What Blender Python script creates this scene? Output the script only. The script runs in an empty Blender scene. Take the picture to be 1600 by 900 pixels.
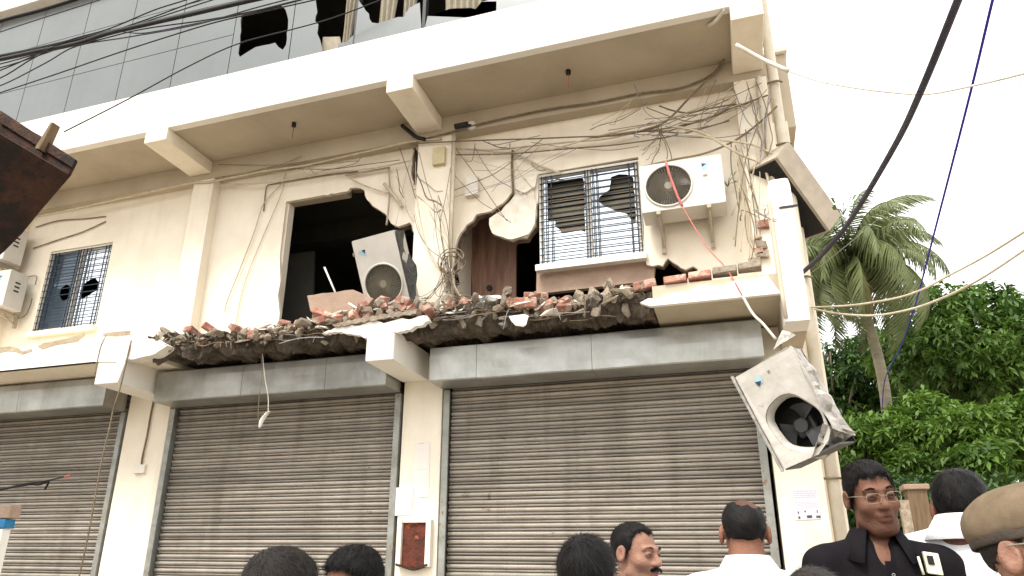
import bpy, bmesh, math, random
import numpy as np
from mathutils import Vector, Matrix, geometry, noise

random.seed(7)
rng = np.random.default_rng(7)
scene = bpy.context.scene
COL = scene.collection

# ------------------------------------------------------------------ camera
CAM = np.array([0.0, 0.0, 1.45])
ROT = np.array([[0.9470935634849824, 0.32069563715095323, 0.012964965008108573],
                [-0.09876689710046792, 0.32964162688843907, -0.9389257147716684],
                [-0.305383172493939, 0.8879699916859168, 0.34387557607781605]])
FPX, CX, CY = 1131.2133, 762.588, 482.169
cd = bpy.data.cameras.new('camera')
cd.sensor_width = 36.0
cd.lens = 36.0 * FPX / 1600.0
cd.shift_x = (800 - CX) / 1600.0
cd.shift_y = (CY - 450) / 1600.0
cd.clip_start = 0.05
cd.clip_end = 2000.0
cam = bpy.data.objects.new('camera', cd)
COL.objects.link(cam)
r, d, fw = ROT
mw = Matrix(((r[0], -d[0], -fw[0], CAM[0]), (r[1], -d[1], -fw[1], CAM[1]), (r[2], -d[2], -fw[2], CAM[2]), (0, 0, 0, 1)))
cam.matrix_world = mw
scene.camera = cam

# ------------------------------------------------------------------ sky, sun, exposure
SUN_EL, SUN_AZ = math.radians(56), math.radians(200)     # azimuth from +Y, clockwise: behind the camera
world = bpy.data.worlds.new('World')
scene.world = world
world.use_nodes = True
wn, wl = world.node_tree.nodes, world.node_tree.links
wn.clear()
sky = wn.new('ShaderNodeTexSky')
sky.sky_type = 'NISHITA'
sky.sun_disc = False
sky.sun_elevation = SUN_EL
sky.sun_rotation = SUN_AZ
sky.dust_density = 6.0
sky.ozone_density = 1.0
hs = wn.new('ShaderNodeHueSaturation')
hs.inputs['Saturation'].default_value = 0.12
mx = wn.new('ShaderNodeMix')
mx.data_type = 'RGBA'
mx.inputs['Factor'].default_value = 0.62
mx.inputs['B'].default_value = (11.0, 10.9, 10.6, 1)       # an even layer of cloud over the clear sky
bg = wn.new('ShaderNodeBackground')
bg.inputs['Strength'].default_value = 0.10
wo = wn.new('ShaderNodeOutputWorld')
wl.new(sky.outputs['Color'], hs.inputs['Color'])
wl.new(hs.outputs['Color'], mx.inputs['A'])
wl.new(mx.outputs['Result'], bg.inputs['Color'])
wl.new(bg.outputs['Background'], wo.inputs['Surface'])

sl = bpy.data.lights.new('sun', 'SUN')
sl.energy = 1.3
sl.angle = math.radians(14)
sl.color = (1.0, 0.95, 0.86)
sun = bpy.data.objects.new('sun', sl)
COL.objects.link(sun)
sd = Vector((math.sin(SUN_AZ) * math.cos(SUN_EL), math.cos(SUN_AZ) * math.cos(SUN_EL), math.sin(SUN_EL)))
sun.location = sd * 60
sun.rotation_euler = (-sd).to_track_quat('-Z', 'Y').to_euler()

scene.view_settings.view_transform = 'Standard'
scene.view_settings.look = 'None'
scene.view_settings.gamma = 1.0
scene.view_settings.use_curve_mapping = False
scene.view_settings.exposure = 1.45
scene.render.engine = 'CYCLES'
scene.cycles.max_bounces = 8
scene.cycles.diffuse_bounces = 4

# ------------------------------------------------------------------ pixel rays (photo pixels -> places on known planes)
def ray(x, y):
    return ROT.T @ np.array([(x - CX) / FPX, (y - CY) / FPX, 1.0])
def onY(x, y, D):
    v = ray(x, y)
    return CAM + v * D / v[1]
def onX(x, y, D):
    v = ray(x, y)
    return CAM + v * D / v[0]
def far(x, y, dist):
    v = ray(x, y)
    return CAM + v * dist / np.linalg.norm(v)
def xz(poly, D):
    out = []
    for p in poly:
        q = onY(p[0], p[1], D)
        out.append((q[0], q[2]))
    return out

# ------------------------------------------------------------------ materials
def mat(name, c1, c2=None, scale=6.0, rough=0.8, bump=0.15, bscale=None, metal=0.0, streak=None, streak_amt=0.35,
        rnd=0.0, spots=None, spot_scale=9.0, spot_cut=0.62, coord='Object', trans=0.0, spec=0.3, stretch=(1, 1, 1)):
    m = bpy.data.materials.new(name)
    m.use_nodes = True
    nt = m.node_tree
    N, L = nt.nodes, nt.links
    b = N['Principled BSDF']
    b.inputs['Roughness'].default_value = rough
    b.inputs['Metallic'].default_value = metal
    b.inputs['Specular IOR Level'].default_value = spec
    tc = N.new('ShaderNodeTexCoord')
    geo_ = N.new('ShaderNodeNewGeometry')
    src_ = geo_.outputs['Position'] if coord == 'World' else tc.outputs[coord]
    vec = src_
    mp = N.new('ShaderNodeMapping')
    mp.inputs['Scale'].default_value = stretch
    L.new(vec, mp.inputs['Vector'])
    vec = mp.outputs['Vector']
    c2 = c2 or tuple(v * 0.8 for v in c1)
    n1 = N.new('ShaderNodeTexNoise')
    n1.inputs['Scale'].default_value = scale
    n1.inputs['Detail'].default_value = 8
    n1.inputs['Roughness'].default_value = 0.65
    L.new(vec, n1.inputs['Vector'])
    rp = N.new('ShaderNodeValToRGB')
    rp.color_ramp.elements[0].position = 0.36
    rp.color_ramp.elements[1].position = 0.66
    rp.color_ramp.elements[0].color = (*c2, 1)
    rp.color_ramp.elements[1].color = (*c1, 1)
    L.new(n1.outputs['Fac'], rp.inputs['Fac'])
    col = rp.outputs['Color']
    def mixin(fac, colour):
        nonlocal col
        k = N.new('ShaderNodeMix')
        k.data_type = 'RGBA'
        L.new(fac, k.inputs['Factor'])
        L.new(col, k.inputs['A'])
        k.inputs['B'].default_value = (*colour, 1)
        col = k.outputs['Result']
    def noise_fac(sc, lo, hi, amt, st=(1, 1, 1)):
        mp2 = N.new('ShaderNodeMapping')
        mp2.inputs['Scale'].default_value = st
        L.new(src_, mp2.inputs['Vector'])
        n = N.new('ShaderNodeTexNoise')
        n.inputs['Scale'].default_value = sc
        n.inputs['Detail'].default_value = 6
        n.inputs['Roughness'].default_value = 0.6
        L.new(mp2.outputs['Vector'], n.inputs['Vector'])
        mr = N.new('ShaderNodeMapRange')
        mr.inputs['From Min'].default_value = lo
        mr.inputs['From Max'].default_value = hi
        mr.inputs['To Max'].default_value = amt
        L.new(n.outputs['Fac'], mr.inputs['Value'])
        return mr.outputs['Result']
    if streak:
        mixin(noise_fac(3.0, 0.5, 0.78, streak_amt, (2.2, 2.2, 0.22)), streak)
    if spots:
        mixin(noise_fac(spot_scale, spot_cut, spot_cut + 0.06, 0.9), spots)
    if rnd > 0:
        oi = N.new('ShaderNodeObjectInfo')
        mr = N.new('ShaderNodeMapRange')
        mr.inputs['To Min'].default_value = 1 - rnd
        mr.inputs['To Max'].default_value = 1 + rnd
        L.new(oi.outputs['Random'], mr.inputs['Value'])
        hv = N.new('ShaderNodeHueSaturation')
        L.new(mr.outputs['Result'], hv.inputs['Value'])
        L.new(col, hv.inputs['Color'])
        col = hv.outputs['Color']
    L.new(col, b.inputs['Base Color'])
    if bump > 0:
        n2 = N.new('ShaderNodeTexNoise')
        n2.inputs['Scale'].default_value = bscale or scale * 6
        n2.inputs['Detail'].default_value = 6
        L.new(vec, n2.inputs['Vector'])
        bp = N.new('ShaderNodeBump')
        bp.inputs['Strength'].default_value = bump
        bp.inputs['Distance'].default_value = 0.02
        L.new(n2.outputs['Fac'], bp.inputs['Height'])
        L.new(bp.outputs['Normal'], b.inputs['Normal'])
    if trans > 0:
        tr = N.new('ShaderNodeBsdfTranslucent')
        L.new(col, tr.inputs['Color'])
        ms = N.new('ShaderNodeMixShader')
        ms.inputs['Fac'].default_value = trans
        L.new(b.outputs['BSDF'], ms.inputs[1])
        L.new(tr.outputs['BSDF'], ms.inputs[2])
        L.new(ms.outputs['Shader'], N['Material Output'].inputs['Surface'])
    return m

MT = {}
MT['plaster'] = mat('cream_plaster', (0.84, 0.77, 0.65), (0.77, 0.695, 0.57), 2.2, 0.85, 0.12, 40, streak=(0.55, 0.46, 0.32), streak_amt=0.28, spots=(0.50, 0.43, 0.33), spot_scale=9, spot_cut=0.70)
MT['white_paint'] = mat('white_fascia_paint', (0.82, 0.79, 0.73), (0.79, 0.755, 0.69), 1.6, 0.8, 0.08, 40, streak=(0.60, 0.55, 0.46), streak_amt=0.25, spots=(0.5, 0.45, 0.36), spot_scale=11, spot_cut=0.76)
MT['soffit'] = mat('shaded_soffit_paint', (0.49, 0.42, 0.32), (0.40, 0.34, 0.255), 1.3, 0.9, 0.1, 30, streak=(0.45, 0.38, 0.28), streak_amt=0.3, spots=(0.42, 0.36, 0.28), spot_scale=5, spot_cut=0.72)  # cream paint darkened; the weak bounce light under slabs is put into it
MT['concrete'] = mat('shaded_broken_concrete', (0.13, 0.105, 0.08), (0.05, 0.04, 0.03), 9, 0.95, 0.9, 60, spots=(0.17, 0.10, 0.075), spot_scale=5, spot_cut=0.6)  # tone darkened to put the shade under the break into the colour
MT['chunk'] = mat('rubble_concrete', (0.46, 0.385, 0.30), (0.23, 0.185, 0.14), 14, 0.95, 0.7, 70, rnd=0.30)
MT['brick'] = mat('red_brick', (0.40, 0.205, 0.150), (0.27, 0.115, 0.085), 16, 0.95, 0.6, 80, rnd=0.30, spots=(0.44, 0.34, 0.27), spot_scale=13, spot_cut=0.52)
MT['plaster_chip'] = mat('plaster_fragment', (0.80, 0.75, 0.66), (0.66, 0.60, 0.50), 10, 0.9, 0.4, 60, rnd=0.12)
MT['interior'] = mat('shaded_interior_paint', (0.085, 0.083, 0.07), (0.06, 0.058, 0.05), 2, 0.9, 0.1, 20, streak=(0.08, 0.08, 0.07))  # near-black tone puts the rooms' low light into the paint
MT['door_wood'] = mat('brown_door_wood', (0.42, 0.25, 0.185), (0.24, 0.135, 0.095), 3, 0.6, 0.1, 40, stretch=(6, 6, 0.7))
MT['cement'] = mat('brown_cement_render', (0.40, 0.29, 0.22), (0.31, 0.22, 0.165), 4, 0.95, 0.3, 40)
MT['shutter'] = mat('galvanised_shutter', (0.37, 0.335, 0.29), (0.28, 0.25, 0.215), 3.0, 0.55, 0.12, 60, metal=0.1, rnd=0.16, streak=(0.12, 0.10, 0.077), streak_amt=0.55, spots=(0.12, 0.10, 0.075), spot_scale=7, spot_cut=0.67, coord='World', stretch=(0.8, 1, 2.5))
MT['shutter_backing'] = mat('dark_shutter_backing', (0.13, 0.11, 0.085), (0.06, 0.05, 0.04), 20, 0.8, 0.2, 60)
MT['galv'] = mat('galvanised_sheet', (0.46, 0.465, 0.44), (0.30, 0.303, 0.28), 2.0, 0.36, 0.05, 12, metal=0.5, streak=(0.25, 0.22, 0.17), streak_amt=0.45)
MT['rail'] = mat('guide_rail_metal', (0.33, 0.335, 0.31), (0.22, 0.22, 0.195), 7, 0.5, 0.1, 40, metal=0.4, spots=(0.22, 0.13, 0.07), spot_scale=16, spot_cut=0.62)
MT['dark_metal'] = mat('dark_steel', (0.035, 0.035, 0.04), (0.02, 0.02, 0.022), 20, 0.55, 0.1)
MT['bar'] = mat('window_bar_paint', (0.03, 0.045, 0.07), (0.02, 0.03, 0.045), 20, 0.5, 0.05)
MT['white_metal'] = mat('white_enamel_metal', (0.60, 0.57, 0.525), (0.52, 0.495, 0.45), 3, 0.4, 0.03, 50, streak=(0.55, 0.50, 0.42), streak_amt=0.3, spots=(0.55, 0.50, 0.43), spot_scale=14, spot_cut=0.73)
MT['scratched'] = mat('scratched_enamel_metal', (0.48, 0.455, 0.42), (0.25, 0.235, 0.21), 9, 0.45, 0.25, 24, metal=0.2, spots=(0.16, 0.15, 0.14), spot_scale=14, spot_cut=0.64)
MT['coil'] = mat('condenser_coil', (0.10, 0.10, 0.095), (0.05, 0.05, 0.05), 30, 0.6, 0.4, 90)
MT['grille'] = mat('fan_grille_metal', (0.25, 0.22, 0.165), (0.18, 0.16, 0.12), 20, 0.6, 0.1)
MT['tan_metal'] = mat('dusty_tan_metal', (0.44, 0.38, 0.30), (0.35, 0.30, 0.23), 5, 0.7, 0.1, 30, streak=(0.25, 0.2, 0.14))
MT['fan'] = mat('fan_plastic', (0.045, 0.045, 0.045), (0.03, 0.03, 0.03), 10, 0.4, 0.0)
MT['logo_blue'] = mat('logo_light_blue', (0.36, 0.53, 0.58), None, 5, 0.5, 0)
MT['logo_dark'] = mat('logo_navy', (0.02, 0.05, 0.09), None, 5, 0.5, 0)
MT['black'] = mat('black_rubber', (0.014, 0.014, 0.015), (0.008, 0.008, 0.009), 20, 0.6, 0.1)
MT['cable_navy'] = mat('weathered_black_cable', (0.042, 0.038, 0.062), (0.026, 0.024, 0.038), 9, 0.5, 0.1)
MT['blue_rope'] = mat('blue_rope', (0.045, 0.035, 0.46), (0.025, 0.02, 0.24), 30, 0.8, 0.5, 200)
MT['white_wire'] = mat('white_wire_sheath', (0.62, 0.58, 0.50), (0.50, 0.46, 0.38), 12, 0.6, 0.1)
MT['brown_wire'] = mat('dusty_brown_wire', (0.25, 0.19, 0.125), (0.13, 0.10, 0.065), 12, 0.7, 0.2)
MT['grey_wire'] = mat('grey_wire', (0.30, 0.29, 0.28), (0.22, 0.21, 0.20), 12, 0.6, 0.1)
MT['cream_wire'] = mat('cream_cable', (0.60, 0.53, 0.40), (0.45, 0.38, 0.27), 12, 0.7, 0.1)
MT['red_string'] = mat('red_string', (0.50, 0.17, 0.15), (0.38, 0.11, 0.095), 12, 0.8, 0.2)
MT['rust'] = mat('rusty_steel', (0.075, 0.034, 0.020), (0.028, 0.017, 0.013), 5, 0.85, 0.5, 40, metal=0.2, spots=(0.02, 0.016, 0.014), spot_scale=4, spot_cut=0.52)
MT['rust_red'] = mat('rusty_red_panel', (0.17, 0.038, 0.02), (0.06, 0.02, 0.013), 9, 0.8, 0.4, 40, spots=(0.36, 0.09, 0.04), spot_scale=8, spot_cut=0.6)
MT['machine'] = mat('machine_yellow_paint', (0.50, 0.30, 0.04), (0.36, 0.21, 0.035), 4, 0.6, 0.1, 30, spots=(0.10, 0.05, 0.03), spot_scale=7, spot_cut=0.6)
MT['paper'] = mat('paper_notice', (0.80, 0.745, 0.69), (0.75, 0.69, 0.635), 8, 0.9, 0.05)
MT['ink'] = mat('printed_ink', (0.10, 0.10, 0.14), (0.06, 0.06, 0.09), 30, 0.9, 0.0)
MT['ink_faint'] = mat('faint_ink', (0.48, 0.48, 0.56), (0.42, 0.42, 0.5), 30, 0.9, 0.0)
MT['plastic_yellow'] = mat('yellowed_plastic', (0.60, 0.52, 0.32), (0.50, 0.43, 0.26), 12, 0.6, 0.05)
MT['plastic_white'] = mat('white_plastic', (0.74, 0.70, 0.62), (0.66, 0.62, 0.54), 8, 0.5, 0.03)
MT['curtain'] = mat('cream_curtain', (0.44, 0.395, 0.31), (0.34, 0.30, 0.23), 12, 0.95, 0.2, 60, trans=0.2)
MT['pvc'] = mat('old_drain_pipe', (0.62, 0.56, 0.45), (0.50, 0.44, 0.34), 5, 0.7, 0.1, 30, streak=(0.3, 0.25, 0.17), streak_amt=0.5)
MT['ground'] = mat('dusty_ground', (0.33, 0.275, 0.205), (0.25, 0.205, 0.15), 0.6, 0.95, 0.4, 8)
MT['asphalt'] = mat('dusty_road', (0.22, 0.19, 0.155), (0.16, 0.14, 0.115), 1.2, 0.95, 0.4, 30)
MT['paving'] = mat('paving_concrete', (0.40, 0.36, 0.29), (0.31, 0.27, 0.21), 2.0, 0.95, 0.3, 30, rnd=0.1)
MT['mortar'] = mat('bare_mortar', (0.50, 0.41, 0.29), (0.36, 0.28, 0.19), 9, 0.95, 0.6, 60)
MT['wood'] = mat('weathered_wood', (0.24, 0.165, 0.10), (0.14, 0.095, 0.058), 5, 0.9, 0.3, 40, stretch=(5, 5, 0.6))

def reflective(name, base, rough, metal, tint=(0.9, 0.95, 1.0)):
    m = mat(name, base, tuple(v * 0.86 for v in base), 1.2, rough, 0.02, 3, metal=metal, spec=0.6, streak=tuple(v * 0.7 for v in base), streak_amt=0.3)
    return m
MT['glass_wall'] = reflective('grey_reflective_glass', (0.115, 0.127, 0.127), 0.22, 0.12)
MT['glass_window'] = reflective('silver_film_glass', (0.66, 0.70, 0.75), 0.12, 0.85)
MT['glass_blue'] = reflective('tinted_blue_glass', (0.06, 0.09, 0.125), 0.12, 0.3)

# ------------------------------------------------------------------ builders
WORLD_BUILT = set()
def link(o, parent=None):
    COL.objects.link(o)
    if parent is not None:
        o.parent = parent
        if parent.name in WORLD_BUILT:
            o.matrix_parent_inverse = Matrix.Translation(parent.location).inverted()
    return o
def tag(o, label=None, cat=None, group=None, kind=None):
    if label: o['label'] = label
    if cat: o['category'] = cat
    if group: o['group'] = group
    if kind: o['kind'] = kind
    return o
def empty(name, loc, label, cat, group=None, world_built=False):
    o = bpy.data.objects.new(name, None)
    o.empty_display_size = 0.1
    o.location = loc
    COL.objects.link(o)
    tag(o, label, cat, group)
    if world_built: WORLD_BUILT.add(o.name)
    return o
def meshdata(name, verts, faces, m=None, smooth=False):
    me = bpy.data.meshes.new(name)
    me.from_pydata([tuple(map(float, v)) for v in verts], [], [tuple(map(int, q)) for q in faces])
    if m is not None: me.materials.append(m)
    if smooth: me.shade_smooth()
    me.update()
    return me
def mesh(name, verts, faces, m, parent=None, smooth=False, bevel=0.0):
    o = bpy.data.objects.new(name, meshdata(name, verts, faces, m, smooth))
    link(o, parent)
    if bevel > 0:
        bv = o.modifiers.new('bevel', 'BEVEL')
        bv.width = bevel
        bv.segments = 2
        bv.limit_method = 'ANGLE'
    return o
BOXF = [(0, 3, 2, 1), (4, 5, 6, 7), (0, 1, 5, 4), (1, 2, 6, 5), (2, 3, 7, 6), (3, 0, 4, 7)]
def boxv(x0, x1, y0, y1, z0, z1):
    return [(x0, y0, z0), (x1, y0, z0), (x1, y1, z0), (x0, y1, z0), (x0, y0, z1), (x1, y0, z1), (x1, y1, z1), (x0, y1, z1)]
def box(name, x0, x1, y0, y1, z0, z1, m, parent=None, bevel=0.0):
    return mesh(name, boxv(x0, x1, y0, y1, z0, z1), BOXF, m, parent, False, bevel)
class MB:
    def __init__(s): s.v, s.f = [], []
    def add(s, v, f):
        k = len(s.v)
        s.v += list(v)
        s.f += [tuple(i + k for i in q) for q in f]
    def box(s, *a): s.add(boxv(*a), BOXF)
    def build(s, name, m, parent=None, smooth=False, bevel=0.0): return mesh(name, s.v, s.f, m, parent, smooth, bevel)
def prism_geo(loops, y0, y1):
    """polygon (first loop) with holes in the XZ plane, between two Y planes"""
    pts = [[Vector((p[0], 0, p[1])) for p in l] for l in loops]
    flat = [p for l in loops for p in l]
    n = len(flat)
    tris = geometry.tessellate_polygon(pts)
    v = [(p[0], y0, p[1]) for p in flat] + [(p[0], y1, p[1]) for p in flat]
    f = []
    for t in tris:
        a, b, c = [Vector((flat[i][0], flat[i][1])) for i in t]
        if (b - a).cross(c - a) < 0: t = (t[0], t[2], t[1])
        f.append(t)
        f.append((t[0] + n, t[2] + n, t[1] + n))
    k = 0
    for li, l in enumerate(loops):
        m = len(l)
        area = sum(l[i][0] * l[(i + 1) % m][1] - l[(i + 1) % m][0] * l[i][1] for i in range(m))
        ccw = (area > 0) == (li == 0)
        for i in range(m):
            a, b = k + i, k + (i + 1) % m
            f.append((b, a, a + n, b + n) if ccw else (a, b, b + n, a + n))
        k += m
    return v, f
def prism(name, loops, y0, y1, m, parent=None, bevel=0.0):
    v, f = prism_geo(loops, y0, y1)
    return mesh(name, v, f, m, parent, False, bevel)
def jag(poly, amp=0.012, step=0.05, closed=False, seed=1):
    """subdivide a broken outline and roughen it"""
    rr = random.Random(seed)
    out = []
    n = len(poly)
    for i in range(n if closed else n - 1):
        a, b = poly[i], poly[(i + 1) % n]
        L = math.hypot(b[0] - a[0], b[1] - a[1])
        k = max(1, int(L / step))
        for j in range(k):
            t = j / k
            e = amp if j else amp * 0.4
            out.append((a[0] + (b[0] - a[0]) * t + rr.uniform(-e, e), a[1] + (b[1] - a[1]) * t + rr.uniform(-e, e)))
    if not closed: out.append(poly[-1])
    return out
def catmull(pts, sub=6):
    P = [Vector(p) for p in pts]
    if len(P) < 3: return P
    P = [P[0] * 2 - P[1]] + P + [P[-1] * 2 - P[-2]]
    out = []
    for i in range(1, len(P) - 2):
        for j in range(sub):
            t = j / sub
            a, b, c, e = P[i - 1], P[i], P[i + 1], P[i + 2]
            out.append(0.5 * ((2 * b) + (c - a) * t + (2 * a - 5 * b + 4 * c - e) * t * t + (3 * b - a - 3 * c + e) * t ** 3))
    out.append(P[-2])
    return out
def tube_geo(pts, rad, sides=6, taper=None):
    P = [Vector(p) for p in pts]
    v, f = [], []
    t0 = (P[1] - P[0]).normalized()
    up = Vector((0, 0, 1)) if abs(t0.z) < 0.9 else Vector((1, 0, 0))
    nrm = t0.cross(up).normalized()
    n = len(P)
    for i, p in enumerate(P):
        t = (P[min(i + 1, n - 1)] - P[max(i - 1, 0)])
        t = t.normalized() if t.length > 1e-9 else t0
        nrm = (nrm - t * nrm.dot(t))
        nrm = nrm.normalized() if nrm.length > 1e-6 else t.orthogonal().normalized()
        bn = t.cross(nrm)
        rr = rad if taper is None else rad + (taper - rad) * i / (n - 1)
        for s in range(sides):
            a = 2 * math.pi * s / sides
            v.append(tuple(p + (nrm * math.cos(a) + bn * math.sin(a)) * rr))
    for i in range(n - 1):
        for s in range(sides):
            a, b = i * sides + s, i * sides + (s + 1) % sides
            f.append((a, b, b + sides, a + sides))
    f.append(tuple(range(sides - 1, -1, -1)))
    f.append(tuple(range((n - 1) * sides, n * sides)))
    return v, f
def tube(name, pts, rad, m, parent=None, sides=6, taper=None, smooth_path=True, sub=5):
    if smooth_path and len(pts) > 2: pts = catmull(pts, sub)
    v, f = tube_geo(pts, rad, sides, taper)
    return mesh(name, v, f, m, parent, True)
def ring_geo(c, R, r, ax1, ax2, n=28, s=5):
    c, ax1, ax2 = Vector(c), Vector(ax1).normalized(), Vector(ax2).normalized()
    ax3 = ax1.cross(ax2)
    v, f = [], []
    for i in range(n):
        a = 2 * math.pi * i / n
        dirv = ax1 * math.cos(a) + ax2 * math.sin(a)
        for j in range(s):
            b = 2 * math.pi * j / s
            v.append(tuple(c + dirv * (R + r * math.cos(b)) + ax3 * r * math.sin(b)))
    for i in range(n):
        for j in range(s):
            f.append((i * s + j, ((i + 1) % n) * s + j, ((i + 1) % n) * s + (j + 1) % s, i * s + (j + 1) % s))
    return v, f
def disc(name, c, R, ydepth, m, parent, n=28, axis='Y', r2=None):
    """a round plate / short cylinder along local Y"""
    v, f = [], []
    for k, yy in enumerate((0, ydepth)):
        for i in range(n):
            a = 2 * math.pi * i / n
            rr = R if (k == 0 or r2 is None) else r2
            v.append((c[0] + rr * math.cos(a), c[1] + yy, c[2] + rr * math.sin(a)))
    f = [tuple(range(n)), tuple(range(2 * n - 1, n - 1, -1))] + [((i + 1) % n, i, i + n, (i + 1) % n + n) for i in range(n)]
    return mesh(name, v, f, m, parent, False)
# ================================================================== SETTING
g = mesh('ground', [(-900, -900, 0), (900, -900, 0), (900, 900, 0), (-900, 900, 0)], [(0, 1, 2, 3)], MT['ground'])
tag(g, 'dusty bare ground', None, None, 'structure')
g = mesh('road', [(-60, -9, .004), (60, -9, .004), (60, 4.7, .004), (-60, 4.7, .004)], [(0, 1, 2, 3)], MT['asphalt'])
tag(g, 'dusty street in front of the shops', None, None, 'structure')
g = box('pavement', -30, 4, 4.85, 7.4, 0, 0.12, MT['paving'])
tag(g, 'raised concrete footpath along the shops', None, None, 'structure')
g = box('kerb', -30, 4, 4.7, 4.85, 0, 0.135, MT['chunk'], None, 0.01)
tag(g, 'concrete kerb between street and footpath', None, None, 'structure')

# ================================================================== THE BUILDING
F, H, P, W = 6.0, 6.5, 6.85, 7.0
B = empty('commercial_building', (-6, 9, 0), 'cream commercial building with smashed upper wall over three roller shutters', 'building', None, True)
XL, XR = -14.2, 0.68
MT['mortar_dark'] = mat('torn_wall_core', (0.27, 0.19, 0.14), (0.13, 0.085, 0.06), 14, .95, .8, 50)
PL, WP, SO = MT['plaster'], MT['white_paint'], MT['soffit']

# --- upper canopy slab with brackets
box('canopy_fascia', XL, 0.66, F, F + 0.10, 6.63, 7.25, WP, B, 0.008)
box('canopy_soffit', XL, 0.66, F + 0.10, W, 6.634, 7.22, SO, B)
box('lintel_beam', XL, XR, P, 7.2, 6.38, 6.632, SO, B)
for x0, x1 in ((-10.02, -9.68), (-6.66, -6.32), (-3.30, -2.98), (0.36, 0.655)):
    box('canopy_bracket', x0, x1, F - 0.003, P, 6.46, 6.632, PL, B, 0.008)
for x0, x1 in ((-10.0, -9.66), (-6.58, -6.256), (-3.275, -2.84), (0.357, 0.68)):
    box('upper_pilaster', x0, x1, P, 7.2, 3.885, 6.378, PL, B, 0.006)

# --- upper walls
def bay(loops, th=0.14, name='upper_wall'):
    return prism(name, loops, W, W + th, PL, B)
wl0, wl1, wb0, wb1 = -9.10, -7.965, 4.50, 5.74
bay([[(-9.66, 3.885), (-6.58, 3.885), (-6.58, 6.40), (-9.66, 6.40)], [(wl0, wb0), (wl0, wb1), (wl1, wb1), (wl1, wb0)]])
bay([[(XL, 3.885), (-10.0, 3.885), (-10.0, 6.40), (XL, 6.40)]])
mid = xz([(433, 525), (437, 490), (434, 462), (438, 440), (437, 400), (447, 315), (500, 306), (543, 298.5), (547, 294), (562, 293), (569, 297), (573, 312), (582, 322), (592, 328),
          (602, 333), (606, 341), (611, 349), (622, 354), (632, 351), (640, 348), (647, 365), (650, 385), (648, 410), (645, 440), (640, 470), (636, 500)], W)
mid = [(min(p[0], -3.29), p[1]) for p in mid]
op = mid[:6] + jag(mid[6:7] + mid[7:], 0.012, 0.05, False, 3)
holeb = jag([(max(min(p[0], -3.29), -3.42), p[1]) for p in xz([(640, 240), (655, 232), (656, 262), (657, 284), (648, 290), (643, 276), (638, 258)], W)], 0.008, 0.05, True, 5)
bay([[(-6.26, 3.885), (mid[0][0], 3.885)] + op + [(mid[-1][0], 3.885), (-3.27, 3.885), (-3.27, 6.40), (-6.26, 6.40)], holeb], 0.045)
box('door_jamb', mid[3][0] - 0.13, mid[3][0] - 0.035, W + 0.046, W + 0.16, 3.885, mid[5][1] + 0.02, PL, B)
box('door_lintel', mid[5][0] - 0.1, mid[7][0] - 0.03, W + 0.046, W + 0.16, mid[5][1] - 0.004, mid[5][1] + 0.1, MT['soffit'], B)
rightp = xz([(709, 470), (708, 410), (712, 385), (717, 369), (728, 352), (738, 345), (744, 336), (757, 332), (768, 330), (785, 318), (796, 305), (802, 299)], W)
flap = xz([(803, 306), (797, 315), (785, 328), (775, 334), (765, 341), (764, 350), (768, 360), (771, 366), (785, 372), (800, 376), (810, 372), (822, 371), (828, 363), (836, 352), (838, 335), (841, 300)], W)
wtop = xz([(841, 272), (997, 245)], W)
wr = xz([(1001, 300), (1005.5, 352), (1007.5, 396), (1010, 413)], W)
low = xz([(1012, 414), (1035, 415), (1040, 407), (1044, 404), (1050, 409), (1058, 414), (1071, 421), (1083, 416), (1090, 421), (1088, 427), (1077, 430), (1072, 440), (1066, 455)], W)
rightp = [(max(p[0], -2.825), p[1]) for p in rightp]
loop = [(-2.84, 3.885), (rightp[0][0], 3.885)] + jag(rightp, 0.012, 0.05, False, 8) + jag(flap, 0.01, 0.05, False, 9) + wtop + wr + jag(low, 0.012, 0.04, False, 10) + \
       [(low[-1][0] + 0.02, 3.885), (0.357, 3.885), (0.357, 6.40), (-2.84, 6.40)]
bay([loop], 0.04)
# plaster lump that curls out of the broken wall next to the window
fl = xz([(801, 310), (783, 331), (766, 343), (765, 352), (770, 365), (786, 371), (800, 375), (812, 371), (826, 366), (836, 350), (838, 318), (833, 296), (815, 296)], W - 0.02)
prism('plaster_flap', [jag(fl, 0.008, 0.05, True, 12)], W - 0.03, W - 0.003, MT['plaster_chip'], B)
# small white hook-shaped lump of plaster hanging at the window corner
prism('plaster_flap', [jag(xz([(806, 296), (818, 276), (832, 270), (840, 274), (836, 292), (824, 300), (814, 303)], W - 0.05), 0.004, 0.04, True, 14)], W - 0.06, W - 0.031, MT['plaster_chip'], B)

# --- rooms behind the upper wall
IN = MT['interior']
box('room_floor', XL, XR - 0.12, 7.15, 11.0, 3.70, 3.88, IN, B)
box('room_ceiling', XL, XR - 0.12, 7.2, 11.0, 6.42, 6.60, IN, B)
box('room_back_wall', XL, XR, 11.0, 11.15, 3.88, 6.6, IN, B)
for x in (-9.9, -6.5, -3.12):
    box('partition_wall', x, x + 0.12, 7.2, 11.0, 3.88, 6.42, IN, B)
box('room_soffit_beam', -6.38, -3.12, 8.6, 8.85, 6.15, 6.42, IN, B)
o = prism('interior_panel', [xz([(447, 398), (490, 392), (486, 512), (441, 516)], 8.0)], 8.0, 8.05, MT['interior'], B)
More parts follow.
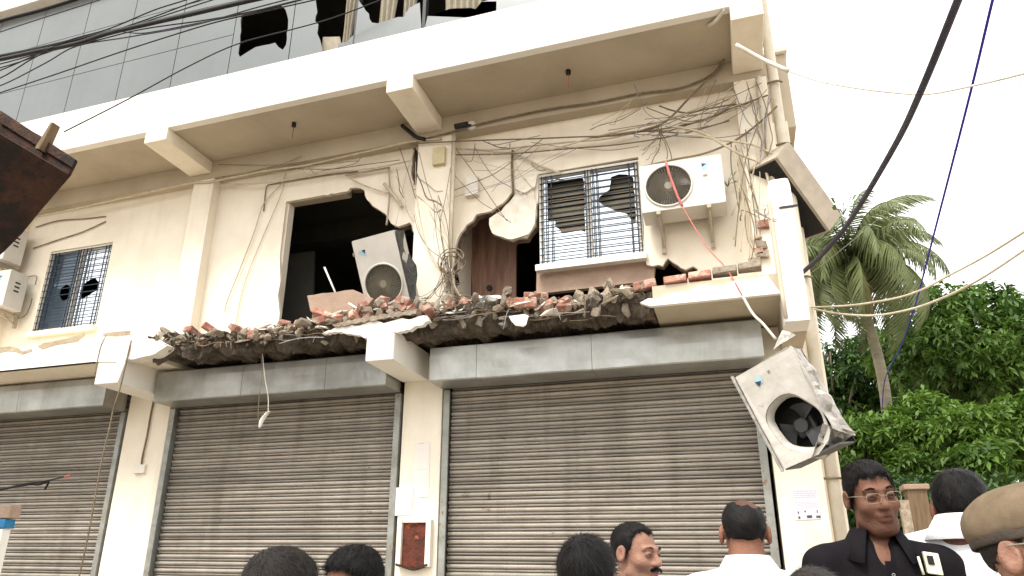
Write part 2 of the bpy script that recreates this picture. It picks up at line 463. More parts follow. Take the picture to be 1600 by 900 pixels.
# brown inner door and pale return wall seen through the hole
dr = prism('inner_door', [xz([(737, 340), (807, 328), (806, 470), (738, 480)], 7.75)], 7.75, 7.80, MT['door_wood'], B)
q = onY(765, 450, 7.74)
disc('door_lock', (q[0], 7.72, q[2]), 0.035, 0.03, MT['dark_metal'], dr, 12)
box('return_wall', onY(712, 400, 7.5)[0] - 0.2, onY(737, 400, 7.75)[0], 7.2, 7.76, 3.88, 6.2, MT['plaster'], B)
# low brown wall left standing under the window
prism('sill_wall', [jag(xz([(838, 418), (1003, 398), (1024, 402), (1022, 438), (970, 444), (838, 459)], 7.06), 0.004, 0.08, True, 15)], 7.06, 7.13, MT['cement'], B)

# --- windows with bars and broken panes
def window(x0, x1, z0, z1, pane_list, n_h, vert_fr, sill):
    fr = MB()
    y0, y1 = W + 0.02, W + 0.10
    t = 0.045
    fr.box(x0, x0 + t, y0, y1, z0, z1); fr.box(x1 - t, x1, y0, y1, z0, z1)
    fr.box(x0 + t, x1 - t, y0, y1, z0, z0 + t); fr.box(x0 + t, x1 - t, y0, y1, z1 - t, z1)
    xm = (x0 + x1) / 2
    fr.box(xm - 0.022, xm + 0.022, y0 + 0.003, y1, z0 + t, z1 - t)
    w = fr.build('window', MT['plastic_white'], B, False, 0.003)
    for loops, m, yy in pane_list:
        prism('pane', loops, yy, yy + 0.005, m, w)
    yb = W - 0.006
    for i in range(n_h):
        z = z0 + 0.05 + (z1 - z0 - 0.1) * i / (n_h - 1)
        box('bar', x0 + 0.012, x1 - 0.012, yb, yb + 0.012, z - 0.0042, z + 0.0042, MT['bar'], w)
    for fx in vert_fr:
        x = x0 + (x1 - x0) * fx
        box('bar', x - 0.005, x + 0.005, yb + 0.0125, yb + 0.024, z0 + 0.03, z1 - 0.03, MT['bar'], w)
    box('sill', x0 - 0.03, x1 + 0.03, W - 0.07, W + 0.02, z0 - 0.075, z0 - 0.002, sill, w, 0.006)
    return w
zp = lambda pts: xz([(820 + u / 3.75, 230 + v / 3.75) for u, v in pts], W + 0.06)
rx0, rx1, rz0, rz1 = -1.825, -0.700, 4.585, 5.725
xm = (rx0 + rx1) / 2
e = 0.045
lp = [(rx0 + e, rz0 + e), (xm - 0.02, rz0 + e), (xm - 0.02, rz1 - e), (rx0 + e, rz1 - e)]
rp = [(xm + 0.02, rz0 + e), (rx1 - e, rz0 + e), (rx1 - e, rz1 - e), (xm + 0.02, rz1 - e)]
hl = jag(zp([(132, 210), (345, 185), (352, 300), (358, 500), (330, 490), (270, 500), (222, 508), (200, 480), (180, 470), (180, 437), (140, 432)]), 0.006, 0.06, True, 20)
hr = jag(zp([(505, 175), (550, 158), (600, 160), (636, 180), (645, 300), (650, 445), (632, 448), (600, 392), (550, 380), (480, 350), (425, 312), (440, 288), (495, 250), (503, 205)]), 0.006, 0.06, True, 21)
def clampin(h, q, mrg=0.012):
    xs = [p[0] for p in q]; zs = [p[1] for p in q]
    return [(min(max(p[0], min(xs) + mrg), max(xs) - mrg), min(max(p[1], min(zs) + mrg), max(zs) - mrg)) for p in h]
wR = window(rx0, rx1, rz0, rz1, [([lp, clampin(hl, lp)], MT['glass_window'], W + 0.05), ([rp, clampin(hr, rp)], MT['glass_window'], W + 0.06)],
            14, (0.03, 0.075, 0.13, 0.47, 0.50, 0.545, 0.585, 0.90, 0.955, 0.985), MT['white_paint'])
MT['blind'] = mat('olive_blind', (0.36, 0.315, 0.235), (0.28, 0.245, 0.18), 5, 0.9, 0.1)
bl = MB()
nbl = 18
for i in range(nbl):
    z = rz0 + 0.02 + (rz1 - rz0) * i / nbl
    bl.add([(rx0, 7.17, z), (rx1, 7.17, z), (rx1, 7.20, z + 0.062), (rx0, 7.20, z + 0.062)], [(0, 1, 2, 3)])
bl.build('window_blind', MT['blind'], B)
zq = lambda pts: xz([(0 + u / 2.25, 160 + v / 2.25) for u, v in pts], W + 0.06)
xm2 = (wl0 + wl1) / 2
lp2 = [(wl0 + e, wb0 + e), (xm2 - 0.02, wb0 + e), (xm2 - 0.02, wb1 - e), (wl0 + e, wb1 - e)]
rp2 = [(xm2 + 0.02, wb0 + e), (wl1 - e, wb0 + e), (wl1 - e, wb1 - e), (xm2 + 0.02, wb1 - e)]
h2 = jag(zq([(292, 642), (318, 622), (336, 617), (346, 632), (340, 662), (312, 678), (288, 692), (280, 672)]), 0.006, 0.05, True, 22)
h3 = jag(zq([(215, 655), (235, 640), (250, 648), (246, 690), (222, 700), (210, 680)]), 0.006, 0.05, True, 23)
wLf = window(wl0, wl1, wb0, wb1, [([lp2, clampin(h3, lp2)], MT['glass_blue'], W + 0.05), ([rp2, clampin(h2, rp2)], MT['glass_window'], W + 0.06)],
             13, (0.03, 0.08, 0.14, 0.46, 0.50, 0.54, 0.60, 0.66, 0.90, 0.95, 0.985), MT['plaster'])

# --- storey above: reflective panels, several smashed, curtains behind
GY = F + 0.15
cols = [-5.68 + 0.905 * k for k in range(-9, 8)]
zr = [7.27, 8.02, 8.76, 9.50]
def pan(x0, x1, z0, z1):
    return [(x0 + 0.006, z0 + 0.005), (x1 - 0.006, z0 + 0.005), (x1 - 0.006, z1 - 0.005), (x0 + 0.006, z1 - 0.005)]
broken = {}
zu = lambda pts: xz([(340 + u / 3.2, v / 3.2) for u, v in pts], GY)
for k in range(len(cols) - 1):
    x0, x1 = cols[k], min(cols[k + 1], 0.64)
    if x0 > 0.6: break
    if -5.7 < x0 < -2.0:
        i = int(round((x0 + 5.68) / 0.905))
        full = [(x0 + .006, zr[0] + .005), (x1 - .006, zr[0] + .005), (x1 - .006, zr[2] - .005), (x0 + .006, zr[2] - .005)]
        if i == 0:
            h = jag(zu([(132, 62), (225, 42), (315, 22), (340, 48), (352, 100), (352, 140), (342, 225), (326, 250), (305, 235), (288, 214), (230, 226), (190, 236), (150, 260), (112, 284), (104, 268), (113, 180), (118, 80)]), 0.01, 0.08, True, 30)
            prism('glass_panel', [full, clampin(h, full)], GY, GY + 0.012, MT['glass_wall'], B)
        elif i == 1:
            a = zu([(500, 165), (505, 120), (488, 105), (498, 60), (490, 0)])
            prism('glass_panel', [[full[0], (a[0][0] + 0.12, full[0][1] + 0.08), (a[0][0] + .04, a[0][1] - 0.1)] + jag(a, 0.012, 0.06, False, 31) + [(a[-1][0], full[2][1]), full[3]]], GY, GY + 0.012, MT['glass_wall'], B)
            bb = zu([(600, 212), (640, 205), (662, 150)])
            prism('glass_shard', [[(bb[0][0], full[0][1]), (full[1][0], full[0][1]), (full[1][0], bb[2][1] - .05), bb[1], bb[0]]], GY + .02, GY + 0.03, MT['glass_wall'], B)
        elif i == 2:
            a = zu([(1012, 12), (960, 40), (930, 85), (870, 92), (800, 118), (770, 112), (755, 68), (730, 30), (706, 2)])
            prism('glass_panel', [[full[0], full[1]] + jag(a, 0.01, 0.06, False, 32)], GY, GY + 0.012, MT['glass_wall'], B)
        else:
            a = zu([(1320, 8), (1290, 44), (1230, 40), (1160, 45), (1100, 66), (1050, 80)])
            prism('glass_panel', [[full[0], full[1], (full[1][0], full[1][1] + 0.25)] + jag(a, 0.01, 0.06, False, 33)], GY, GY + 0.012, MT['glass_wall'], B)
        prism('glass_panel', [pan(x0, x1, zr[2], zr[3])], GY, GY + 0.012, MT['glass_wall'], B)
    else:
        for j in range(3):
            prism('glass_panel', [pan(x0, x1, zr[j], zr[j + 1])], GY, GY + 0.012, MT['glass_wall'], B)
    box('mullion', x0 - 0.02, x0 + 0.02, GY + 0.012, GY + 0.09, zr[0] - .02, zr[3], MT['dark_metal'] if -5.6 < x0 < -2 else MT['rail'], B)
def curtain(x0, x1, z0, z1, y, slant=0.0, nfold=6):
    v, f = [], []
    n = nfold * 6
    for j in range(9):
        t = j / 8
        for i in range(n + 1):
            s = i / n
            pinch = 1 - 0.25 * (1 - t)
            x = x0 + (x1 - x0) * (0.5 + (s - 0.5) * pinch) + slant * (1 - t)
            v.append((x, y + 0.035 * math.sin(s * nfold * 2 * math.pi + 1.3 * t) + 0.01 * math.sin(5 * s + 4 * t), z0 + (z1 - z0) * t + 0.03 * (1 - t) * math.sin(9 * s)))
    for j in range(8):
        for i in range(n):
            a = j * (n + 1) + i
            f.append((a, a + 1, a + n + 2, a + n + 1))
    return mesh('curtain', v, f, MT['curtain'], B, True)
qa, qb = zu([(588, 205), (662, 90)])
curtain(qa[0], qb[0], qa[1], 8.7, GY + 0.14, -0.02, 3)
qa, qb = zu([(775, 118), (870, 20)])
curtain(qa[0] - .02, qb[0] + .02, qa[1], 8.7, GY + 0.16, -0.03, 3)
qa, qb = zu([(880, 80), (945, 20)])
curtain(qa[0], qb[0] + .06, qa[1], 8.7, GY + 0.18, 0.0, 3)
qa, qb = zu([(1085, 70), (1330, 20)])
curtain(qa[0], qb[0], qa[1], 8.7, GY + 0.16, 0.0, 6)
prism('loose_board', [jag(zu([(505, 158), (590, 156), (598, 200), (560, 232), (470, 250), (500, 215)]), 0.004, 0.2, True, 3)], GY + 0.10, GY + 0.115, MT['curtain'], B)
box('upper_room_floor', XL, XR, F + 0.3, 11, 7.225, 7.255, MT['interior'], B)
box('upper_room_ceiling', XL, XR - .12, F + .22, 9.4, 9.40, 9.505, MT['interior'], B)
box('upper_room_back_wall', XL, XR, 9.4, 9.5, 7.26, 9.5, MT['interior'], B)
box('roof_band', XL, 0.66, F, F + 0.2, 9.505, 10.35, WP, B, 0.01)
box('roof_slab', XL, XR, F + 0.2, 15, 9.51, 9.72, SO, B)
box('side_wall', XR - 0.12, XR, 7.2, 15, 0.1, 6.6, PL, B)
box('side_wall', XR - 0.12, XR, F + 0.32, 15, 6.64, 9.505, PL, B)
box('back_wall', XL, XR - 0.12, 14.85, 15, 0.1, 9.505, PL, B)
box('end_wall', XL, XL + 0.12, 7.15, 14.85, 0.1, 9.505, PL, B)
box('window_hood', XR, XR + 0.28, 7.35, 8.1, 6.02, 6.98, SO, B, 0.01)
box('window_hood', XR, XR + 0.30, 7.30, 8.15, 6.985, 7.05, WP, B, 0.01)

# --- lower canopy slab: sound at both ends, broken between the brackets
box('ledge_slab', XL, -6.66, F + 0.004, 7.15, 3.63, 3.875, PL, B)
lt = jag([(-9.2, 3.885), (-8.9, 3.90), (-8.45, 3.865), (-8.0, 3.87), (-7.6, 3.90), (-7.2, 3.885), (-6.8, 3.905), (-6.64, 3.90)], 0.010, 0.07, False, 40)
prism('ledge_fascia', [[(XL, 3.63), (-6.662, 3.63)] + lt[::-1] + [(XL, 3.88)]], F, F + 0.06, WP, B)
for x0, x1 in ((-10.02, -9.68), (-6.665, -6.335), (-3.31, -3.015)):
    box('ledge_bracket', x0, x1, F - 0.004, P, 3.36, 3.628 if x0 < -9 else 3.66, WP, B, 0.008)
# crack along the top of the left ledge where the render has fallen off
for up, dn in (([(-5, 544), (15, 541), (27, 544), (36, 549), (50, 545)], [(50, 549), (35, 554), (25, 550), (12, 549), (-5, 552)]),
               ([(58, 541), (68, 536), (84, 533), (105, 529), (124, 523), (133, 520)], [(133, 524), (122, 533), (100, 537), (84, 540), (66, 546)]),
               ([(160, 521), (182, 518), (204, 517)], [(204, 524), (184, 526), (163, 529)])):
    prism('crack', [jag(xz(up + dn, F - .003), .003, .06, True, 77)], F - .004, F - .0005, MT['mortar'], B)
# stub right of the left bracket with a torn end
st = xz([(187, 572), (255, 552), (243, 548), (258, 540), (250, 533), (205, 530), (192, 540)], F)
prism('ledge_fascia', [jag(xz([(196, 530), (228, 529), (250, 531), (263, 540), (243, 553), (208, 562), (194, 562)], F), 0.006, 0.06, True, 41)], F - 0.006, F + 0.14, WP, B)
box('ledge_slab', -6.66, -6.02, F + 0.14, 7.15, 3.64, 3.872, PL, B)
prism('plaster_skin', [jag(xz([(163, 526), (196, 527), (197, 566), (185, 598), (183, 566), (150, 566)], F), 0.003, 0.2, True, 1)], F - 0.012, F - 0.0045, WP, B)
# fragment over the middle bracket
prism('ledge_fascia', [jag(xz([(503, 521), (522, 513), (545, 507), (560, 509), (585, 502), (600, 505), (625, 498), (640, 500), (655, 495), (668, 493), (671, 501), (660, 508), (648, 510), (640, 516), (617, 519), (572, 528), (555, 523), (540, 521), (528, 519)], F), 0.010, 0.03, True, 42)], F - 0.008, F + 0.06, WP, B)
prism('plaster_skin', [jag(xz([(520, 508), (560, 498), (610, 490), (652, 484), (650, 490), (600, 499), (560, 505), (530, 511)], F - .02), 0.010, 0.03, True, 43)], F - 0.03, F - 0.009, MT['chunk'], B)
# sound right end
rt = jag(xz([(1000, 473), (1012, 466), (1030, 466), (1042, 459), (1075, 455), (1090, 447), (1130, 446), (1150, 438), (1185, 434), (1199, 430)], F), 0.006, 0.05, False, 44)
prism('ledge_fascia', [[(-0.58, 3.642), (0.47, 3.642)] + rt[::-1]], F, F + 0.05, WP, B)
box('ledge_slab', -0.56, 0.50, F + 0.05, 7.15, 3.645, 3.84, SO, B)
# corner post with a rounded stump top
pc = MB()
zt = [3.39, 4.42, 4.62, 4.69, 4.715]
ins = [0, 0, 0.004, 0.02, 0.05]
for zz, k in zip(zt, ins):
    pc.v += [(0.475 + k * 1.2, F - 0.006 + k, zz), (0.665 - k * .6, F - 0.006 + k, zz), (0.665 - k * .6, F + 0.29 - k, zz), (0.475 + k * 1.2, F + 0.29 - k, zz)]
for i in range(4):
    for s in range(4):
        pc.f.append((i * 4 + s, i * 4 + (s + 1) % 4, i * 4 + 4 + (s + 1) % 4, i * 4 + 4 + s))
pc.f += [(3, 2, 1, 0), (16, 17, 18, 19)]
pc.build('corner_post', WP, B, False, 0.006)
box('ledge_bracket', 0.478, 0.662, F + 0.29, P, 3.40, 3.64, SO, B)
box('post_strap', 0.55, 0.70, F - 0.014, F - 0.007, 4.40, 4.42, MT['dark_metal'], B)
box('corner_pier', 0.66, 0.86, 7.2, 7.5, 0.1, 6.02, PL, B, 0.01)

# rough broken slab between the brackets
def lerp_table(tb, x):
    if x <= tb[0][0]: return tb[0][1]
    for (a, va), (b, vb) in zip(tb, tb[1:]):
        if x <= b: return va + (vb - va) * (x - a) / (b - a)
    return tb[-1][1]
BOT = [(-6.1, 5.98), (-5.72, 6.0), (-5.5, 6.14), (-5.2, 6.28), (-4.9, 6.36), (-4.54, 6.40), (-4.07, 6.38), (-3.56, 6.25), (-3.3, 6.2), (-3.0, 6.25), (-2.8, 6.38), (-2.4, 6.46), (-2.07, 6.46), (-1.73, 6.55), (-1.4, 6.5), (-1.05, 6.42), (-.69, 6.14), (-.56, 6.04)]
TOPZ = [(-6.1, 3.86), (-5.5, 3.84), (-4.8, 3.82), (-4.2, 3.84), (-3.6, 3.90), (-3.0, 3.92), (-2.5, 3.88), (-2.0, 3.86), (-1.4, 3.80), (-1.0, 3.83), (-.56, 3.84)]
FRT = [(-6.1, 6.05), (-5.5, 6.05), (-4.8, 6.10), (-4.2, 6.12), (-3.6, 6.10), (-3.0, 6.08), (-2.5, 6.12), (-2.0, 6.12), (-1.4, 6.15), (-1.0, 6.12), (-.56, 6.06)]
def rough_slab(x0, x1):
    v, f = [], []
    n = int((x1 - x0) / 0.022)
    prof_n = 15
    for i in range(n + 1):
        x = x0 + (x1 - x0) * i / n
        yb, yt, zt_ = lerp_table(BOT, x), lerp_table(FRT, x), lerp_table(TOPZ, x)
        pr = [(7.14, 3.72), (7.0, 3.71)]
        zl = 3.675
        for k in range(4):
            t = k / 3
            pr.append((yb + .25 + (yt + .12 - yb - .25) * t, zl - .03 + .03 * (1 - t)))
        for k in range(4):
            t = (k + 1) / 4
            pr.append((yt + .11 * (1 - t), zl + (zt_ - zl) * t))
        for k in range(1, 6):
            t = k / 5
            pr.append((yt + (7.14 - yt) * t, zt_ + 0.01 * t))
        for k, (yy, zz) in enumerate(pr):
            q = Vector((x * 9, yy * 9, zz * 9))
            a = noise.noise_vector(q * .5) * 0.07 + noise.noise_vector(q) * 0.06 + noise.noise_vector(q * 2.7) * 0.035 + noise.noise_vector(q * 6.1) * 0.016
            w = 1.0 if 2 <= k <= 10 else 0.4
            v.append((x, yy + a.y * w, zz + a.z * w))
    for i in range(n):
        for k in range(prof_n - 1):
            a = i * prof_n + k
            f.append((a, a + 1, a + prof_n + 1, a + prof_n))
    f.append(tuple(range(prof_n)))
    f.append(tuple(range((n + 1) * prof_n - 1, n * prof_n - 1, -1)))
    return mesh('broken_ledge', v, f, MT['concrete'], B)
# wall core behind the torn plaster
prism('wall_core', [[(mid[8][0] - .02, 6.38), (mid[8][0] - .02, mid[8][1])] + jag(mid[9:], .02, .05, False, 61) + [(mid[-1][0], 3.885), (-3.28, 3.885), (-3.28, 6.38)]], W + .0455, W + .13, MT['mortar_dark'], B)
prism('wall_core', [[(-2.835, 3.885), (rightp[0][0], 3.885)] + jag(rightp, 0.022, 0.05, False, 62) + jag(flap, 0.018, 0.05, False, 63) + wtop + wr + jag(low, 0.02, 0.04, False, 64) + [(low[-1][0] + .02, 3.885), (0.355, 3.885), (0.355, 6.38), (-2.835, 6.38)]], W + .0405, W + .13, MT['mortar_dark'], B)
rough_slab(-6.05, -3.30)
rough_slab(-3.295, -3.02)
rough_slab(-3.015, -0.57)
# reinforcing bars that stick out and droop from the break
for i in range(46):
    x = random.uniform(-5.75, -0.7)
    if -3.35 < x < -2.95: continue
    y = lerp_table(FRT, x) + .06
    z = random.uniform(3.71, 3.82)
    L = random.uniform(0.10, 0.32)
    dx = random.uniform(-0.8, 0.8)
    droop = random.uniform(0.0, 0.9) if random.random() < 0.35 else random.uniform(-0.2, 0.25)
    p0 = (x, y + 0.1, z)
    p1 = (x + dx * L * .5, y - L * .35, z + 0.01)
    p2 = (x + dx * L, y - L * .55, z - L * droop)
    tube('rebar', [p0, p1, p2], 0.004, MT['brown_wire'] if i % 3 else MT['grey_wire'], B, 5)
for i in range(26):                                     # long bars lying along the break
    x = random.uniform(-5.7, -1.3)
    L = random.uniform(0.25, 0.7)
    y = lerp_table(FRT, x) + random.uniform(-0.05, 0.05)
    z = lerp_table(TOPZ, x) - random.uniform(0.03, 0.16)
    pts = [(x + L * t, y + random.uniform(-0.03, 0.03), z + random.uniform(-0.025, 0.025)) for t in (0, .33, .66, 1)]
    tube('rebar', pts, random.choice((0.004, 0.006)), MT['brown_wire'] if i % 2 else MT['grey_wire'], B, 5)

# row of bricks bared along the right-hand ledge
bx = -0.46
k = 0
while bx < 0.33:
    L = random.uniform(0.17, 0.235)
    L = min(L, 0.36 - bx)
    t = (bx + 0.56) / 0.92
    zb = 3.842 + 0.075 * t
    m = MB()
    c = [random.uniform(0, 0.012) for _ in range(8)]
    m.v = [(bx + c[0], F + 0.02, zb), (bx + L - c[1], F + 0.02 + c[5], zb + .012), (bx + L, F + 0.135, zb), (bx, F + 0.135, zb),
           (bx + c[2], F + 0.022 + c[4], zb + 0.068 - c[6]), (bx + L - c[3], F + 0.03, zb + 0.078 - c[7]), (bx + L, F + 0.135, zb + 0.075), (bx, F + 0.135, zb + 0.07)]
    m.f = BOXF
    m.build('brick', MT['brick'] if k in (0, 1, 4) else MT['chunk'], B, False, 0.006)
    bx += L + 0.008
    k += 1
for i, (u, v2, s) in enumerate(((1178, 410, .05), (1192, 398, .045), (1189, 383, .05), (1195, 350, .055), (1186, 392, .04), (1184, 372, .03))):
    q = onY(u, v2, P - 0.02)
    m = MB()
    m.box(q[0] - s * 1.0, q[0] + s * 1.0, P - 0.05, P - 0.001, q[2] - s * .8, q[2] + s * .8)
    rr = random.Random(i)
    m.v = [(a + rr.uniform(-.018, .018), b, c + rr.uniform(-.018, .018)) for a, b, c in m.v]
    m.build('brick', MT['brick'] if i in (3, 4) else MT['chunk'], B, False, 0.006)

# --- ground floor: pillars, shutters, hoods
for x0, x1 in ((-10.35, -9.70), (-6.98, -6.345), (-3.29, -2.845), (0.29, 0.68)):
    box('shop_pillar', x0, x1, P, 7.3, 0.1, 3.63, PL, B, 0.01)
def slat_mesh(L):
    prof = [(0.030, 0.000), (0.010, 0.005), (0.004, 0.013), (0.010, 0.021), (0.026, 0.025), (0.004, 0.031), (-0.010, 0.041), (-0.012, 0.053), (-0.004, 0.063), (0.030, 0.0705)]
    v, f = [], []
    n = 14
    rr = random.Random(int(L * 1000))
    for i in range(n + 1):
        for (yy, zz) in prof:
            v.append((L * i / n, yy + rr.uniform(-.0012, .0012), zz + rr.uniform(-.0008, .0008)))
    k = len(prof)
    for i in range(n):
        for j in range(k - 1):
            a = i * k + j
            f.append((a, a + k, a + k + 1, a + 1))
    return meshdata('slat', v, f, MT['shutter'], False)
def shutter(x0, x1, hood0, hood1, seams):
    ys = P + 0.085
    m = MB()
    m.box(x0 - 0.01, x1 + 0.01, ys + 0.03, ys + 0.04, 0.12, 3.5)
    root = m.build('roller_shutter', MT['shutter_backing'], B)  # plain dark sheet behind the slats, visible in the gaps
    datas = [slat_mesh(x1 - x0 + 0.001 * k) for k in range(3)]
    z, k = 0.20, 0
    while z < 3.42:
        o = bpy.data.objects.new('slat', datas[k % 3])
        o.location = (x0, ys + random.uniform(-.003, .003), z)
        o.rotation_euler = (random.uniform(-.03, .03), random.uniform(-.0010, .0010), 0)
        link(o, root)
        z += 0.0745
        k += 1
    box('bottom_bar', x0, x1, ys - 0.012, ys + 0.03, 0.125, 0.197, MT['galv'], root)
    for xa, xb in ((x0 - 0.055, x0 + 0.012), (x1 - 0.012, x1 + 0.055)):
        r_ = MB()
        r_.box(xa, xb, P - 0.018, P + 0.004, 0.12, 3.24)
        r_.box(xa if xa < x0 else xb - .03, xa + .03 if xa < x0 else xb, P + 0.004, P + 0.12, 0.12, 3.24)
        r_.build('guide_rail', MT['rail'], root, False, 0.003)
    # sheet-metal hood, one sheet after another
    xs = [hood0] + seams + [hood1]
    for a, b in zip(xs, xs[1:]):
        v, f = [], []
        n = max(3, int((b - a) / 0.06))
        rows = [(P, 3.602), (H + 0.012, 3.605), (H, 3.592), (H - 0.003, 3.52), (H, 3.43), (H + 0.002, 3.34), (H, 3.262), (H + 0.010, 3.25), (P, 3.254)]
        for i in range(n + 1):
            x = a + 0.002 + (b - a - 0.004) * i / n
            for j, (yy, zz) in enumerate(rows):
                dd = 0.0
                if 1 < j < 8: dd = noise.noise(Vector((x * 1.6, zz * 4, 3))) * 0.018 + noise.noise(Vector((x * 5, zz * 9, 8))) * 0.006
                dz = noise.noise(Vector((x * 1.3, 5, 1))) * 0.006 if j in (6, 7) else 0
                v.append((x, yy + dd, zz + dz))
        kk = len(rows)
        for i in range(n):
            for j in range(kk - 1):
                c = i * kk + j
                f.append((c, c + 1, c + kk + 1, c + kk))
        f.append(tuple(range(kk - 1, -1, -1)))
        f.append(tuple(range(n * kk, (n + 1) * kk)))
        mesh('hood_sheet', v, f, MT['galv'], root)
    return root
shutter(-9.60, -7.06, -9.95, -7.03, [-8.4])
shutter(-6.27, -3.37, -6.29, -3.335, [-5.1, -4.05])
shutter(-2.77, 0.20, -2.85, 0.315, [-2.35, -1.2])
box('shop_back_wall', XL, XR - .12, 7.6, 7.7, 0.1, 3.6, MT['interior'], B)
box('shop_lintel', XL, XR - .12, 7.0, 7.2, 3.45, 3.63, MT['interior'], B)

# --- drain pipe on the corner and a thinner one beside it
dp = tube('drain_pipe', [(0.755, 6.93, 0.1), (0.755, 6.93, 7.6)], 0.052, MT['pvc'], B, 12)
for z in (2.25, 4.1, 5.55, 6.3):
    tube('pipe_clip', [(0.66, 6.90, z), (0.72, 6.868, z), (0.79, 6.868, z), (0.83, 6.90, z)], 0.011, MT['brown_wire'], B, 6)
tube('conduit_pipe', [(0.485, 5.985, 3.42), (0.475, 5.985, 4.40), (0.47, 5.99, 4.46)], 0.017, MT['pvc'], B, 8)
tube('conduit_pipe', [(0.60, 6.82, 5.0), (0.60, 6.82, 6.35)], 0.03, MT['pvc'], B, 8)
tube('conduit_pipe', [(-2.80, 6.83, 4.35), (-2.80, 6.83, 6.36)], 0.022, MT['pvc'], B, 8)
# ================================================================== AIR-CONDITIONER OUTDOOR UNITS
def basis(cu, cv):
    """camera-space directions (right, down, forward) -> world rotation whose local X and Z follow them"""
    u = Vector(ROT.T @ np.array(cu)).normalized()
    w = Vector(ROT.T @ np.array(cv))
    w = (w - u * w.dot(u)).normalized()
    yv = w.cross(u)                                     # local Y = Z x X
    return Matrix((u, yv, w)).transposed().to_4x4()
def grille(parent, c, R, y, m, spokes=44, rings=15):
    mb = MB()
    for i in range(1, rings + 1):
        mb.add(*ring_geo((c[0], y, c[2]), R * i / rings, 0.0022, (1, 0, 0), (0, 0, 1), 30, 4))
    for i in range(spokes):
        a = 2 * math.pi * i / spokes
        mb.add(*tube_geo([(c[0] + 0.04 * math.cos(a), y - .003, c[2] + 0.04 * math.sin(a)), (c[0] + R * math.cos(a), y - .003, c[2] + R * math.sin(a))], 0.0022, 4))
    mb.build('fan_grille', m, parent)
    disc('grille_hub', (c[0], y - 0.008, c[2]), 0.04, 0.012, m, parent, 18)
def fan(parent, c, R, y):
    mb = MB()
    for k in range(3):
        a0 = 2 * math.pi * k / 3
        v, f = [], []
        for i in range(6):
            for j in range(5):
                rr = 0.05 + (R - 0.06) * j / 4
                a = a0 + 1.25 * i / 5 * (0.65 + 0.35 * j / 4)
                v.append((c[0] + rr * math.cos(a), y + 0.05 * i / 5, c[2] + rr * math.sin(a)))
        for i in range(5):
            for j in range(4):
                q = i * 5 + j
                f.append((q, q + 1, q + 6, q + 5))
        mb.add(v, f)
    mb.build('fan_blade', MT['fan'], parent, True)
    disc('fan_hub', (c[0], y - 0.01, c[2]), 0.055, 0.07, MT['fan'], parent, 18)
